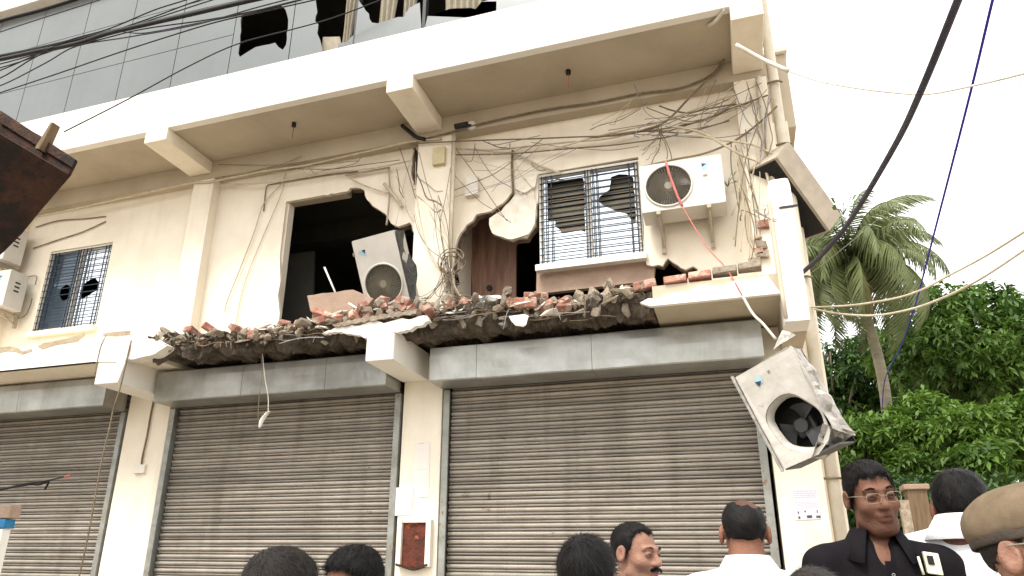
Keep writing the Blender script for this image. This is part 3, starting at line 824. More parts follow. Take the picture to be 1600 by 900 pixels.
def ac_unit(name, label, mtx, w=0.84, h=0.57, dp_=0.30, skin='white_metal', fan_left=True, group=None, logo=True, with_grille=True, logo_z=0.80):
    """local frame: X width, Z height, -Y front; origin at the middle of the base"""
    t = empty(name, (0, 0, 0), label, 'air conditioner', group)
    t.matrix_world = mtx
    S = MT[skin]
    sx = -1 if fan_left else 1
    fc = (sx * w * 0.155, 0, h * 0.5)
    R = h * 0.42
    n = 40
    hole = [(fc[0] + R * math.cos(2 * math.pi * i / n), fc[2] + R * math.sin(2 * math.pi * i / n)) for i in range(n)]
    cr = 0.018
    rect = []
    for cx_, cz_, a0 in ((w / 2 - cr, cr, -90), (w / 2 - cr, h - cr, 0), (-w / 2 + cr, h - cr, 90), (-w / 2 + cr, cr, 180)):
        for k in range(4):
            a = math.radians(a0 + 30 * k)
            rect.append((cx_ + cr * math.cos(a), cz_ + cr * math.sin(a)))
    prism('front_panel', [rect, hole], -dp_ / 2, -dp_ / 2 + 0.012, S, t)
    mb = MB()
    mb.box(-w / 2, w / 2, -dp_ / 2 + .012, dp_ / 2, h - 0.012, h)
    mb.box(-w / 2, w / 2, -dp_ / 2 + .012, dp_ / 2, 0, 0.012)
    mb.box(w / 2 - 0.012, w / 2, -dp_ / 2 + .012, dp_ / 2, 0.012, h - .012)
    mb.box(-w / 2, -w / 2 + 0.012, -dp_ / 2 + .012, dp_ / 2, 0.012, h - .012)
    mb.build('casing', S, t)
    box('condenser_coil', -w / 2 + .012, w / 2 - .012, dp_ / 2 - 0.03, dp_ / 2 - 0.004, 0.012, h - .012, MT['coil'], t)
    rm = MB()
    if not with_grille: return t
    rm.add(*ring_geo((fc[0], -dp_ / 2 - 0.004, fc[2]), R + 0.006, 0.012, (1, 0, 0), (0, 0, 1), 40, 6))
    rm.build('fan_ring', S, t, True)
    sh = MB()                                           # shroud behind the opening
    for i in range(n):
        a, b2 = 2 * math.pi * i / n, 2 * math.pi * (i + 1) / n
        sh.add([(fc[0] + R * math.cos(a), -dp_ / 2 + .012, fc[2] + R * math.sin(a)), (fc[0] + R * math.cos(b2), -dp_ / 2 + .012, fc[2] + R * math.sin(b2)),
                (fc[0] + R * math.cos(b2), -dp_ / 2 + .11, fc[2] + R * math.sin(b2)), (fc[0] + R * math.cos(a), -dp_ / 2 + .11, fc[2] + R * math.sin(a))], [(0, 1, 2, 3)])
    sh.build('fan_shroud', MT['coil'], t)
    fan(t, fc, R, -dp_ / 2 + 0.03)
    if with_grille: grille(t, fc, R, -dp_ / 2 + 0.004, MT['grille'])
    if logo:
        lx, lz, yy = -sx * w * 0.305, h * logo_z, -dp_ / 2 - 0.0015
        mesh('logo', [(lx - .035, yy, lz - .045), (lx + .0, yy, lz - .045), (lx + .04, yy, lz + .035), (lx - .035, yy, lz + .035)], [(0, 1, 2, 3)], MT['logo_blue'], t)
        mesh('logo', [(lx - .035, yy - .001, lz - .01), (lx + .01, yy - .001, lz + .02), (lx - .035, yy - .001, lz + .034)], [(0, 1, 2)], MT['logo_dark'], t)
        mesh('rating_plate', [(lx - .03, yy, lz - .12), (lx + .01, yy, lz - .12), (lx + .01, yy, lz - .095), (lx - .03, yy, lz - .095)], [(0, 1, 2, 3)], MT['grille'], t)
    return t
def brackets(t, w, dp_, hgt):
    for s in (-1, 1):
        mb = MB()
        x = s * w * 0.30
        mb.box(x - 0.02, x + 0.02, -dp_ / 2 - .02, dp_ / 2 + 0.10, -0.045, -0.004)
        mb.box(x - 0.02, x + 0.02, dp_ / 2 + 0.06, dp_ / 2 + 0.10, -hgt, -0.0455)
        mb.add(*tube_geo([(x, -dp_ / 2 + 0.03, -0.04), (x, dp_ / 2 + 0.08, -hgt + .05)], 0.012, 6))
        mb.build('wall_bracket', MT['tan_metal'], t)
# 1. the unit still on its brackets
pa, pb = onY(1003, 333, 6.58), onY(1135, 318, 6.58)
t = ac_unit('outdoor_unit', 'white outdoor air conditioner still bolted to the wall right of the barred window', Matrix.Translation(((pa[0] + pb[0]) / 2, 6.73, pa[2])), pb[0] - pa[0], 0.53)
brackets(t, 0.8, 0.30, 0.30)
# 2. the unit that stands on end in the broken opening
cpos = onY(590, 470, 6.50)
mb_ = basis((24, 105, 0), (62, -15, -18))              # long side runs down the picture
t = ac_unit('outdoor_unit', 'white outdoor air conditioner standing on end in the smashed opening among rubble', Matrix.Translation(onY(571, 434, 6.42)) @ mb_, 0.80, 0.50, 0.28, fan_left=False, logo_z=0.2)
# dark wavy sheet over the side that shows to the right
v, f = [], []
for i in range(9):
    for j in range(5):
        xx = -0.40 + 0.8 * i / 8
        yy = -0.14 + 0.28 * j / 4
        v.append((xx + random.uniform(-.01, .01), yy, 0.503 + 0.045 * math.sin(i * 1.1 + j * .8) * (j / 4) + random.uniform(0, .02)))
for i in range(8):
    for j in range(4):
        a = i * 5 + j
        f.append((a, a + 5, a + 6, a + 1))
mesh('dented_side', v, f, MT['coil'], t)
# 3. the crushed unit that dangles from the corner post
mb_ = basis((53, 139, -74), (62, -54, -57))
org = onY(1231, 636, 5.72)
mt3 = Matrix.Translation(org) @ mb_ @ Matrix.Scale(0.93, 4) @ Matrix.Translation((0, 0.15, -0.27))
t3 = empty('outdoor_unit', (0, 0, 0), 'crushed outdoor air conditioner dangling from the corner post beside the right shutter', 'air conditioner')
t3.matrix_world = mt3
w3, h3_, d3 = 0.84, 0.54, 0.30
MT['scratched_white'] = mat('grimy_enamel_metal', (0.56, 0.53, 0.48), (0.43, 0.405, 0.36), 5, 0.45, 0.2, 18, streak=(0.25, 0.22, 0.18), streak_amt=.5, spots=(0.2, 0.18, 0.15), spot_scale=12, spot_cut=.68)
n = 36
hc, hR = (0.13, 0.255), 0.225
hole3 = []
for i in range(n):
    a = 2 * math.pi * i / n
    rr = hR * (1 + 0.10 * math.sin(a * 2 + .8) + 0.03 * math.sin(5 * a))
    hole3.append((hc[0] + rr * math.cos(a), hc[1] + rr * math.sin(a)))
rect3 = [(-.42, .0), (.0, -.01), (.41, .0), (.42, .30), (.36, .42), (.30, .47), (.05, .505), (-.1, .54), (-.40, .54)]
vv, ff = prism_geo([rect3, hole3], -d3 / 2, -d3 / 2 + .008)
vv = [(x, y + 0.035 * max(0, 1 - math.hypot(x - hc[0], z - hc[1]) / .33) - 0.03 * max(0, (x - .15)) * z, z) for x, y, z in vv]
mesh('front_panel', vv, ff, MT['scratched_white'], t3)
vv, ff = [], []                                        # rolled lip round the opening
for i in range(n):
    a = 2 * math.pi * i / n
    for k, (dr_, dy_) in enumerate(((0, 0.02), (-.02, .05), (-.028, .10))):
        x, z = hole3[i]
        s = 1 + dr_ / hR
        vv.append((hc[0] + (x - hc[0]) * s, -d3 / 2 + dy_ + 0.005, hc[1] + (z - hc[1]) * s))
for i in range(n):
    for k in range(2):
        a, b2 = i * 3 + k, ((i + 1) % n) * 3 + k
        ff.append((a, b2, b2 + 1, a + 1))
mesh('fan_ring', vv, ff, MT['scratched_white'], t3, True)
def crumple(name, P00, P10, P01, P11, nu, nv, amp, seed, m, parent, fold=5.0):
    P00, P10, P01, P11 = map(Vector, (P00, P10, P01, P11))
    nn = (P10 - P00).cross(P01 - P00).normalized()
    v, f = [], []
    for i in range(nu + 1):
        for j in range(nv + 1):
            a, b2 = i / nu, j / nv
            p = P00 * (1 - a) * (1 - b2) + P10 * a * (1 - b2) + P01 * (1 - a) * b2 + P11 * a * b2
            q = Vector((a * fold, b2 * fold * 0.6, seed))
            k = (abs(noise.noise(q)) * 1.8 - 0.4 + 0.35 * noise.noise(q * 2.3))
            edge = min(1, 0.25 + 4 * min(a, 1 - a, b2, 1 - b2))
            v.append(tuple(p + nn * k * amp * edge))
    for i in range(nu):
        for j in range(nv):
            a = i * (nv + 1) + j
            f.append((a, a + nv + 1, a + nv + 2, a + 1))
    o = mesh(name, v, f, m, parent)
    so = o.modifiers.new('thick', 'SOLIDIFY'); so.thickness = 0.003
    return o
crumple('crumpled_side', (-.42, -d3 / 2 + .01, .53), (.30, -d3 / 2 - .02, .50), (-.40, d3 / 2, .50), (.38, d3 / 2 - .02, .52), 18, 10, 0.065, 3.3, MT['scratched'], t3)
crumple('crumpled_side', (.24, -d3 / 2 - .03, .46), (.42, -d3 / 2 - .01, .24), (.36, d3 / 2 - .05, .55), (.44, d3 / 2, .20), 8, 8, 0.05, 6.1, MT['scratched'], t3)
box('casing_base', .405, .42, -d3 / 2 + .01, d3 / 2, 0.0, 0.48, MT['coil'], t3)
box('condenser_coil', -.42, .405, d3 / 2 - .015, d3 / 2 - .003, 0.0, 0.5, MT['black'], t3)
box('casing', -.42, -.408, -d3 / 2 + .01, d3 / 2 - .02, 0.0, 0.5, MT['scratched'], t3)
box('bottom_tray', -.44, .42, -d3 / 2 - .012, -d3 / 2 + .018, -0.035, -0.015, MT['scratched'], t3, .003)
box('bottom_tray', -.42, .40, -d3 / 2 + .02, d3 / 2 - .02, -0.014, 0.0, MT['tan_metal'], t3)
fan(t3, (hc[0] + .02, 0, hc[1] - .01), 0.19, -0.02)
box('motor', .08, .24, .03, .12, .16, .33, MT['fan'], t3, .02)
yy = -d3 / 2 - .003
mesh('logo', [(-.335, yy, .14), (-.285, yy, .13), (-.265, yy, .19), (-.33, yy, .20)], [(0, 1, 2, 3)], MT['logo_blue'], t3)
mesh('logo', [(-.30, yy - .001, .13), (-.25, yy - .001, .145), (-.285, yy - .001, .185)], [(0, 1, 2)], MT['logo_dark'], t3)
mesh('rating_plate', [(-.33, yy, .265), (-.31, yy, .265), (-.31, yy, .285), (-.33, yy, .285)], [(0, 1, 2, 3)], MT['grille'], t3)
qh = onY(1217, 525, 5.86)
bent = crumple('torn_bracket', onY(1208, 546, 5.80), onY(1243, 523, 5.80), onY(1222, 516, 5.95), onY(1236, 519, 5.95), 6, 4, 0.03, 9.0, MT['scratched'], None)
bent.parent = t3
bent.matrix_parent_inverse = mt3.inverted()
# 4. the tan unit hanging tilted off the side of the building
mb_ = basis((85, 103, 20), (43, -30, 30))
c4 = onY(1262, 292, 6.95)
ac4 = ac_unit('outdoor_unit', 'dusty tan outdoor unit tilted steeply off the right side of the building', Matrix.Translation(c4) @ mb_ @ Matrix.Translation((0, 0.15, -0.16)), 0.92, 0.30, 0.34, 'tan_metal', True, None, False, False)
box('cover_panel', -.455, .455, -.178, -.171, .006, .294, MT['tan_metal'], ac4, .003)
box('open_side', -.44, .44, -.15, .16, -.006, -.001, MT['black'], ac4)
# 5, 6. two units at the left edge
for (pl, pt_, lab) in (((-9.62, 6.72, 4.78), 0, 'lower of two white outdoor air conditioners left of the far left barred window'),
                      ((-9.85, 6.72, 5.50), 1, 'upper of two white outdoor air conditioners left of the far left barred window')):
    t = ac_unit('outdoor_unit', lab, Matrix.Translation(pl), 0.80, 0.53, 0.28)
    brackets(t, 0.8, 0.28, 0.2)
    x = 0.401
    for k in range(3):
        mesh('side_label', [(x, -.04, .36 - k * .06), (x, .04, .36 - k * .06), (x, .04, .385 - k * .06), (x, -.04, .385 - k * .06)], [(0, 1, 2, 3)], MT['dark_metal'], t)

# ================================================================== RUBBLE
def hull_mesh(name, seed, sx, sy, sz, npts, m):
    rr = random.Random(seed)
    bm = bmesh.new()
    for _ in range(npts):
        d_ = Vector((rr.gauss(0, 1), rr.gauss(0, 1), rr.gauss(0, 1))).normalized() * rr.uniform(0.75, 1.0)
        bm.verts.new((d_.x * sx, d_.y * sy, d_.z * sz))
    res = bmesh.ops.convex_hull(bm, input=bm.verts)
    bmesh.ops.delete(bm, geom=list({e_ for e_ in res['geom_interior'] + res['geom_unused'] if isinstance(e_, bmesh.types.BMVert)}), context='VERTS')
    me = bpy.data.meshes.new(name)
    bm.to_mesh(me); bm.free()
    me.materials.append(m)
    return me
def brick_mesh(seed, full):
    rr = random.Random(seed)
    L = 0.215 if full else rr.uniform(0.09, 0.15)
    v = boxv(-L / 2, L / 2, -.052, .052, -.034, .034)
    j = 0.004 if full else 0.014
    v = [(a + rr.uniform(-j, j) * 2, b + rr.uniform(-j, j), c + rr.uniform(-j, j)) for a, b, c in v]
    bm = bmesh.new()
    vs = [bm.verts.new(p) for p in v]
    for q in BOXF: bm.faces.new([vs[i] for i in q])
    bmesh.ops.bevel(bm, geom=list(bm.edges), offset=0.006, segments=1, affect='EDGES')
    me = bpy.data.meshes.new('brick')
    bm.to_mesh(me); bm.free()
    me.materials.append(MT['brick'])
    return me
chunkM = [hull_mesh('concrete_chunk', 100 + i, 1, random.uniform(.6, .9), random.uniform(.45, .75), 16, MT['chunk']) for i in range(9)]
chipM = [hull_mesh('plaster_chip', 200 + i, 1, random.uniform(.6, .9), 0.16, 14, MT['plaster_chip']) for i in range(6)]
brickM = [brick_mesh(300 + i, i < 3) for i in range(9)]
def drop(me, name, loc, rot, sc, label, cat, group):
    o = bpy.data.objects.new(name, me)
    o.location = loc; o.rotation_euler = rot
    o.scale = (sc, sc, sc) if not isinstance(sc, tuple) else sc
    COL.objects.link(o)
    return tag(o, label, cat, group)
def spot(x):
    """a point on top of the broken ledge"""
    y = lerp_table(FRT, x) + random.uniform(-0.03, 0.10)
    return y, lerp_table(TOPZ, x)
ZONES = [(-5.95, -3.55, 'left of the middle bracket', 0.06), (-3.55, -2.75, 'over the middle bracket', 0.10), (-2.75, -0.75, 'right of the middle bracket', 0.09)]
for x0, x1, where, hh in ZONES:
    L = x1 - x0
    for i in range(int(17 * L)):
        x = random.uniform(x0, x1)
        y, z = spot(x)
        s = random.choice((.03, .04, .055, .07, .085, .10))
        drop(random.choice(chunkM), 'concrete_chunk', (x, y + random.uniform(0, .22), z + s * .4 + random.uniform(-.02, hh)), [random.uniform(0, 6.3) for _ in range(3)], s,
             'grey broken concrete lump in the rubble on the ledge ' + where, 'rubble', 'concrete lumps on the ledge ' + where)
    for i in range(int(9 * L)):
        x = random.uniform(x0, x1)
        y, z = spot(x)
        full = random.random() < .35
        drop(brickM[random.randrange(3)] if full else brickM[random.randrange(3, 9)], 'brick', (x, y + random.uniform(-.02, .15), z + .02 + random.uniform(-.05, hh)),
             (random.uniform(-.6, .6), random.uniform(-.6, .6), random.uniform(0, 3.2)), 1.0, 'red broken brick in the rubble on the ledge ' + where, 'brick', 'loose bricks on the ledge ' + where)
    for i in range(int(8 * L)):
        x = random.uniform(x0, x1)
        y, z = spot(x)
        drop(random.choice(chipM), 'plaster_chip', (x, y + random.uniform(-.06, .12), z + random.uniform(-.03, hh)), (random.uniform(-1.0, 1.0), random.uniform(-.7, .7), random.uniform(0, 6)),
             random.uniform(.03, .085), 'pale flake of plaster in the rubble on the ledge ' + where, 'plaster flake', 'plaster flakes on the ledge ' + where)
# lumps, layers and splinters that spill over the broken edge
for x0, x1, where, hh in ZONES:
    L = x1 - x0
    for i in range(int(21 * L)):
        x = random.uniform(x0, x1)
        t_ = random.random() ** 1.3
        y = lerp_table(FRT, x) + .10 * t_ - random.uniform(0, .05)
        z = lerp_table(TOPZ, x) - (lerp_table(TOPZ, x) - 3.68) * t_ + random.uniform(-.03, .04)
        if -3.36 < x < -2.98 : continue
        s = random.choice((.03, .04, .055, .07, .085))
        drop(random.choice(chunkM), 'concrete_chunk', (x, y, z), [random.uniform(0, 6.3) for _ in range(3)], (s * 1.3, s, s * .8),
             'grey broken concrete lump in the rubble on the ledge ' + where, 'rubble', 'concrete lumps on the ledge ' + where)
    for i in range(int(8 * L)):
        x = random.uniform(x0, x1)
        y, z = spot(x)
        s = random.uniform(.09, .20)
        drop(random.choice(chipM), 'plaster_fragment', (x, y - .02 + random.uniform(-.03, .05), z + random.uniform(-.08, .05)), (random.uniform(-.5, .5), random.uniform(-.35, .35), random.uniform(-.5, .5)),
             (s, s * .5, s * .6), 'long flat slab of broken plaster layered in the rubble ' + where, 'plaster slab', 'plaster slabs layered in the rubble ' + where)
# bricks and lumps one can point at in the photograph
def feature(me, name, u, v2, Yp, rot, sc, label, cat):
    q = onY(u, v2, Yp)
    return drop(me, name, tuple(q), rot, sc, label, cat, None)
feature(brickM[0], 'brick', 822, 474, 6.12, (0.1, 0.06, 0.05), (1, 1, 1.35), 'whole orange-red brick lying square on the rubble below the barred window', 'brick')
feature(brickM[5], 'brick', 795, 474, 6.14, (0.3, 0.7, 0.8), (1.15, 1.1, 1.2), 'pinkish broken brick leaning on the left end of the whole brick', 'brick')
feature(brickM[4], 'brick', 884, 478, 6.14, (0.9, 0.1, 0.3), 1.25, 'dark red brick tilted on edge in the rubble below the barred window', 'brick')
feature(brickM[6], 'brick', 857, 479, 6.16, (0.8, 0.2, -0.5), 1.2, 'grey-crusted brick wedged beside the dark red brick', 'brick')
feature(brickM[1], 'brick', 1008, 447, 6.12, (0.05, -0.12, 0.0), (0.95, 1, 1.1), 'pinkish whole brick lying at the left end of the bared brick course', 'brick')
feature(brickM[7], 'brick', 630, 472, 6.15, (0.2, 0.2, 0.1), (1.2, 1.2, 1.5), 'pink brick lump under the upended air conditioner', 'brick')
feature(chunkM[2], 'concrete_chunk', 540, 490, 6.18, (0.3, .2, .5), .095, 'large grey concrete lump left of the upended air conditioner', 'rubble')
feature(chipM[1], 'plaster_chip', 812, 498, 6.07, (1.35, 0.1, 0.1), .13, 'big white plaster flake hanging in front of the whole brick', 'plaster flake')
feature(chunkM[4], 'concrete_chunk', 258, 518, 6.1, (0.5, .9, .2), (.10, .09, .07), 'brown concrete lump at the left end of the break', 'rubble')
feature(chipM[3], 'plaster_chip', 252, 529, 6.02, (1.4, 0.3, 0.0), .05, 'small white plaster flake below the brown lump at the left end of the break', 'plaster flake')
for i_, (u_, v_) in enumerate(((520, 503), (540, 500), (558, 497), (575, 494), (592, 492), (610, 489), (628, 486), (645, 484), (660, 482), (565, 484), (600, 480), (620, 478), (650, 474), (672, 486))):
    me_ = (chunkM + brickM)[(i_ * 5) % 18]
    drop(me_, 'concrete_chunk' if me_ in chunkM else 'brick', tuple(onY(u_, v_, 6.06)), (i_, i_ * 1.7, i_ * .6), random.uniform(.045, .075) if me_ in chunkM else .9,
         ('grey broken concrete lump' if me_ in chunkM else 'red broken brick') + ' in the rubble on the ledge over the middle bracket', 'rubble' if me_ in chunkM else 'brick', ('concrete lumps' if me_ in chunkM else 'loose bricks') + ' on the ledge over the middle bracket')
q0 = xz([(485, 465), (556, 456), (588, 470), (575, 486), (530, 492), (505, 505), (490, 488)], 6.35)
slabm = prism('masonry_lump', [jag(q0, 0.005, .08, True, 50)], 6.28, 6.42, MT['cement'], None, .006)
tag(slabm, 'pinkish slab of broken wall jutting out left of the upended air conditioner', 'rubble')
o = tube('white_batten', [onY(507, 418, 6.6), onY(526, 462, 6.5)], 0.013, MT['white_paint'], None, 4)
tag(o, 'thin white batten standing up in the smashed opening', 'batten')
o = tube('white_batten', [onY(545, 474, 6.15), onY(572, 491, 6.08)], 0.012, MT['white_paint'], None, 4)
tag(o, 'short white batten lying across the rubble by the upended air conditioner', 'batten')
o = crumple('plastic_sheet', onY(748, 462, 6.3), onY(790, 462, 6.3), onY(752, 484, 6.2), onY(788, 482, 6.2), 8, 6, .06, 4.0, MT['galv'], None)
tag(o, 'crumpled grey plastic sheet on the rubble below the brown door', 'plastic sheet')
# fine debris nobody could count
rr = random.Random(5)
mbd = MB()
for i in range(2600):
    x = rr.uniform(-6.0, -0.6)
    y = lerp_table(FRT, x) + rr.uniform(-.06, .45)
    z = lerp_table(TOPZ, x) + rr.uniform(-.06, .05)
    s = rr.uniform(.006, .022)
    pts = [Vector((rr.uniform(-1, 1), rr.uniform(-1, 1), rr.uniform(-1, 1))) * s + Vector((x, y, z)) for _ in range(4)]
    mbd.add([tuple(p) for p in pts], [(0, 1, 2), (0, 3, 1), (1, 3, 2), (2, 3, 0)])
o = mbd.build('fine_debris', MT['chunk'])
tag(o, 'fine grey debris strewn over the broken ledge', None, None, 'stuff')

# ================================================================== WALL FITTINGS
def pbox(name, u0, v0, u1, v1, Y1, depth, m, label, cat, bevel=.004, parent=None):
    a, b2 = onY(u0, v0, Y1 - depth), onY(u1, v1, Y1 - depth)
    o = box(name, a[0], b2[0], Y1 - depth, Y1, b2[2], a[2], m, parent, bevel)
    if label: tag(o, label, cat)
    return o
pbox('junction_box', 676, 231, 694, 254, P, .06, MT['plastic_yellow'], 'small yellowed junction box high on the middle pilaster', 'junction box')
pbox('meter_box', 727, 277, 746, 303, W, .07, MT['plastic_white'], 'small pale meter box on the wall right of the middle pilaster', 'meter box')
sw = pbox('switch_box', 210, 726, 224, 739, P, .035, MT['plastic_white'], 'small white switch box on the pillar between the left shutters', 'switch box')
pts = [onY(u, v2, P - .018) for u, v2 in ((240, 627), (236, 645), (230, 680), (223, 712), (221, 727))]
tag(tube('conduit', pts, .011, MT['brown_wire'], None, 6), 'thin brown conduit running down to the white switch box', 'conduit')
# rusty meter niche on the middle pillar
nt_ = empty('rusty_meter_box', (-3.09, P, 1.5), 'rusty red open meter box on the pillar between the shutters', 'meter box', None, True)
a, b2 = onY(625, 812, P - .05), onY(672, 886, P - .05)
nx0, nx1, nz0, nz1 = a[0], b2[0], b2[2], a[2]
fm = MB()
fm.box(nx0, nx0 + .03, P - .07, P - .001, nz0, nz1); fm.box(nx1 - .055, nx1, P - .07, P - .001, nz0, nz1)
fm.box(nx0 + .03, nx1 - .055, P - .06, P - .001, nz1 - .03, nz1)
fm.build('frame', MT['plastic_white'], nt_, False, .004)
v = [(nx0 + .025, P - .03, nz0), (nx1 - .05, P - .03, nz0), (nx1 - .05, P - .03, nz1 - .03), (nx0 + .025, P - .03, nz1 - .03)]
box('back_plate', nx0 + .03, nx1 - .055, P - .03, P - .005, nz0, nz1 - .03, MT['rust_red'], nt_)
mb2 = MB()
xc = (nx0 + nx1) / 2
mb2.add([(nx0 - .01, P - .08, nz0 + .01), (xc, P - .10, nz0 - .035), (nx1 - .02, P - .08, nz0 + .01), (nx0 - .01, P - .005, nz0 + .01), (xc, P - .005, nz0 - .035), (nx1 - .02, P - .005, nz0 + .01),
         (nx0 - .01, P - .08, nz0 + .03), (xc, P - .10, nz0 - .01), (nx1 - .02, P - .08, nz0 + .03), (nx0 - .01, P - .005, nz0 + .03), (xc, P - .005, nz0 - .01), (nx1 - .02, P - .005, nz0 + .03)],
        [(0, 1, 7, 6), (1, 2, 8, 7), (3, 4, 1, 0), (4, 5, 2, 1), (6, 7, 10, 9), (7, 8, 11, 10), (0, 6, 9, 3), (2, 5, 11, 8)])
mb2.build('tray', MT['rust'], nt_)
# paper notices
MT['paper_cool'] = mat('cool_white_paper', (0.66, 0.65, 0.71), (0.60, 0.59, 0.65), 8, 0.9, 0.05)
def notice(label, quad, lines, Yp, blocks=()):
    pts = [onY(u, v2, Yp) for u, v2 in quad]
    o = mesh('paper_notice', [tuple(p) for p in pts] , [(0, 1, 2, 3)], MT['paper_cool'] if blocks else MT['paper'])
    so = o.modifiers.new('thick', 'SOLIDIFY'); so.thickness = .002
    tag(o, label, 'notice')
    A, Bq, Cq, Dq = [Vector(p) for p in pts]            # tl, tr, br, bl
    def at(s, t): return A * (1 - s) * (1 - t) + Bq * s * (1 - t) + Cq * s * t + Dq * (1 - s) * t + Vector((0, -.003, 0))
    for key, items in (('ink_faint', lines), ('ink', blocks)):
        m = MB()
        for s0, s1, t0, t1 in items:
            m.add([tuple(at(s0, t0)), tuple(at(s1, t0)), tuple(at(s1, t1)), tuple(at(s0, t1))], [(3, 2, 1, 0)])
        if m.v: m.build('printed_lines', MT[key], o)
rr = random.Random(3)
lines = []
for k in range(4):
    x = 0.06
    while x < .9:
        w_ = rr.uniform(.05, .14)
        lines.append((x, min(x + w_, .94), .05 + k * .07, .05 + k * .07 + .022)); x += w_ + .03
for k in range(5):
    x = 0.08
    while x < .9:
        w_ = rr.uniform(.04, .1)
        lines.append((x, min(x + w_, .92), .42 + k * .05, .42 + k * .05 + .015)); x += w_ + .03
notice('white printed notice pasted on the corner pillar beside the right shutter', [(1237, 765), (1277, 764), (1284, 811), (1243, 813)], lines, P - .004,
       ((.45, .65, .86, .95), (.80, .97, .88, .96), (.12, .2, .88, .96), (.12, .17, .72, .80), (.38, .44, .70, .76), (.85, .89, .70, .80)))
notice('blank upper paper sheet pasted on the middle pillar', [(648, 692), (672, 690), (670, 776), (646, 778)], [(.2, .6, .02, .03), (.1, .9, .5, .505)], P - .004)
notice('blank lower paper sheet overlapping on the middle pillar', [(618, 762), (646, 760), (643, 804), (615, 806)], [(.2, .6, .3, .31)], P - .007)
# camera under the canopy, ceiling hooks
cc = empty('security_camera', (-2.88, 6.84, 6.42), 'small black bullet camera under the canopy by the middle bracket', 'camera', None, True)
tube('body', [onY(711, 198, 6.70), onY(731, 194, 6.70)], .035, MT['black'], cc, 10)
q = onY(735, 194, 6.80)
disc('mount', (q[0], 6.82, q[2]), .055, .03, MT['plastic_white'], cc, 16)
tube('arm', [onY(724, 196, 6.72), (q[0], 6.82, q[2])], .012, MT['black'], cc, 6)
for (u, v2, lab) in ((459, 196, 'black ceiling hook with drop rod under the left half of the canopy'), (888, 114, 'black ceiling hook with drop rod under the right half of the canopy')):
    v_ = ray(u, v2); q = CAM + v_ * (6.60 - CAM[2]) / v_[2]
    h = empty('ceiling_hook', (q[0], q[1], 6.632), lab, 'hook', None, True)
    disc_ = tube('rose', [(q[0], q[1], 6.632), (q[0], q[1], 6.585)], .028, MT['black'], h, 10)
    tube('drop_rod', [(q[0], q[1], 6.59), (q[0], q[1] + .002, 6.42)], .005, MT['red_string'] if u > 600 else MT['brown_wire'], h, 5)
v_ = ray(1108, 38); q = CAM + v_ * (6.62 - CAM[2]) / v_[2]
tag(tube('pipe_stub', [onY(1107, 40, 6.2), onY(1118, 33, 6.12), onY(1133, 14, 6.02)], .02, MT['white_wire'], None, 7), 'short white pipe stub poking from the canopy near the corner bracket', 'pipe')
# bulb on thin wires below the ledge
hb = empty('hanging_lamp_holder', tuple(onY(413, 560, 6.3)), 'white lamp holder dangling on thin wires before the middle shutter', 'lamp holder', None, True)
Yh = 6.3
lp_ = [onY(u, v2, Yh) for u, v2 in ((406, 668), (410, 656), (418, 645), (421, 644))]
mbq = MB()
pp = catmull(lp_, 6)
vg, fg = [], []
nn_ = len(pp)
for i, p in enumerate(pp):
    rad = .03 * math.sin(math.pi * (0.1 + 0.85 * i / (nn_ - 1))) + .004
    for s in range(8):
        a = 2 * math.pi * s / 8
        vg.append((p.x + rad * math.cos(a) * .8, p.y + rad * math.sin(a), p.z + rad * .5 * math.cos(a)))
for i in range(nn_ - 1):
    for s in range(8):
        fg.append((i * 8 + s, i * 8 + (s + 1) % 8, i * 8 + 8 + (s + 1) % 8, i * 8 + 8 + s))
mesh('shade', vg, fg, MT['white_paint'], hb, True)
tube('wire', [onY(u, v2, Yh) for u, v2 in ((410, 553), (414, 590), (419, 620), (419, 646))], .005, MT['white_wire'], hb, 5)
tube('wire', [onY(u, v2, Yh) for u, v2 in ((408, 555), (409, 590), (405, 620), (403, 660))], .004, MT['brown_wire'], hb, 5)
# things at the lower left edge
hose = tag(tube('bent_hose', [onY(-60, 772, 4.6), onY(0, 765, 4.6), onY(40, 756, 4.6), (onY(70, 752, 4.6)), onY(104, 744, 4.6)], .012, MT['black'], None, 7, .006), 'thin black hose reaching in from the left edge before the left shutter', 'hose')
tag(tube('bent_hose', [onY(-60, 765, 4.62), onY(10, 762, 4.62), onY(45, 757, 4.62), onY(62, 757, 4.62), onY(76, 752, 4.62), onY(70, 765, 4.62)], .009, MT['black'], None, 7), 'short black hose hooked downward at the left edge', 'hose')
tube('end_cap', [onY(102, 745, 4.59), onY(110, 743, 4.59)], .012, MT['red_string'], hose, 8)
q1, q2 = onY(3, 812, 4.2), onY(3, 900, 4.2)
sg = empty('banded_post', (q1[0], 4.2, 0), 'white post with a blue band and brown top at the left edge', 'post', None, True)
x0, x1 = q1[0] - .12, q1[0] + .03
box('shaft', x0, x1, 4.2, 4.27, .004, onY(3, 826, 4.2)[2], MT['white_paint'], sg, .004)
MT['band_blue'] = mat('blue_band', (0.03, 0.22, 0.42), (0.02, 0.16, 0.33), 8, .6, .05)
box('band', x0 - .005, x1 + .015, 4.19, 4.28, onY(3, 825, 4.2)[2], onY(3, 811, 4.2)[2], MT['band_blue'], sg, .004)
box('cap', x0, x1 + .045, 4.185, 4.285, onY(3, 810, 4.2)[2], onY(3, 789, 4.2)[2], MT['cement'], sg, .008)

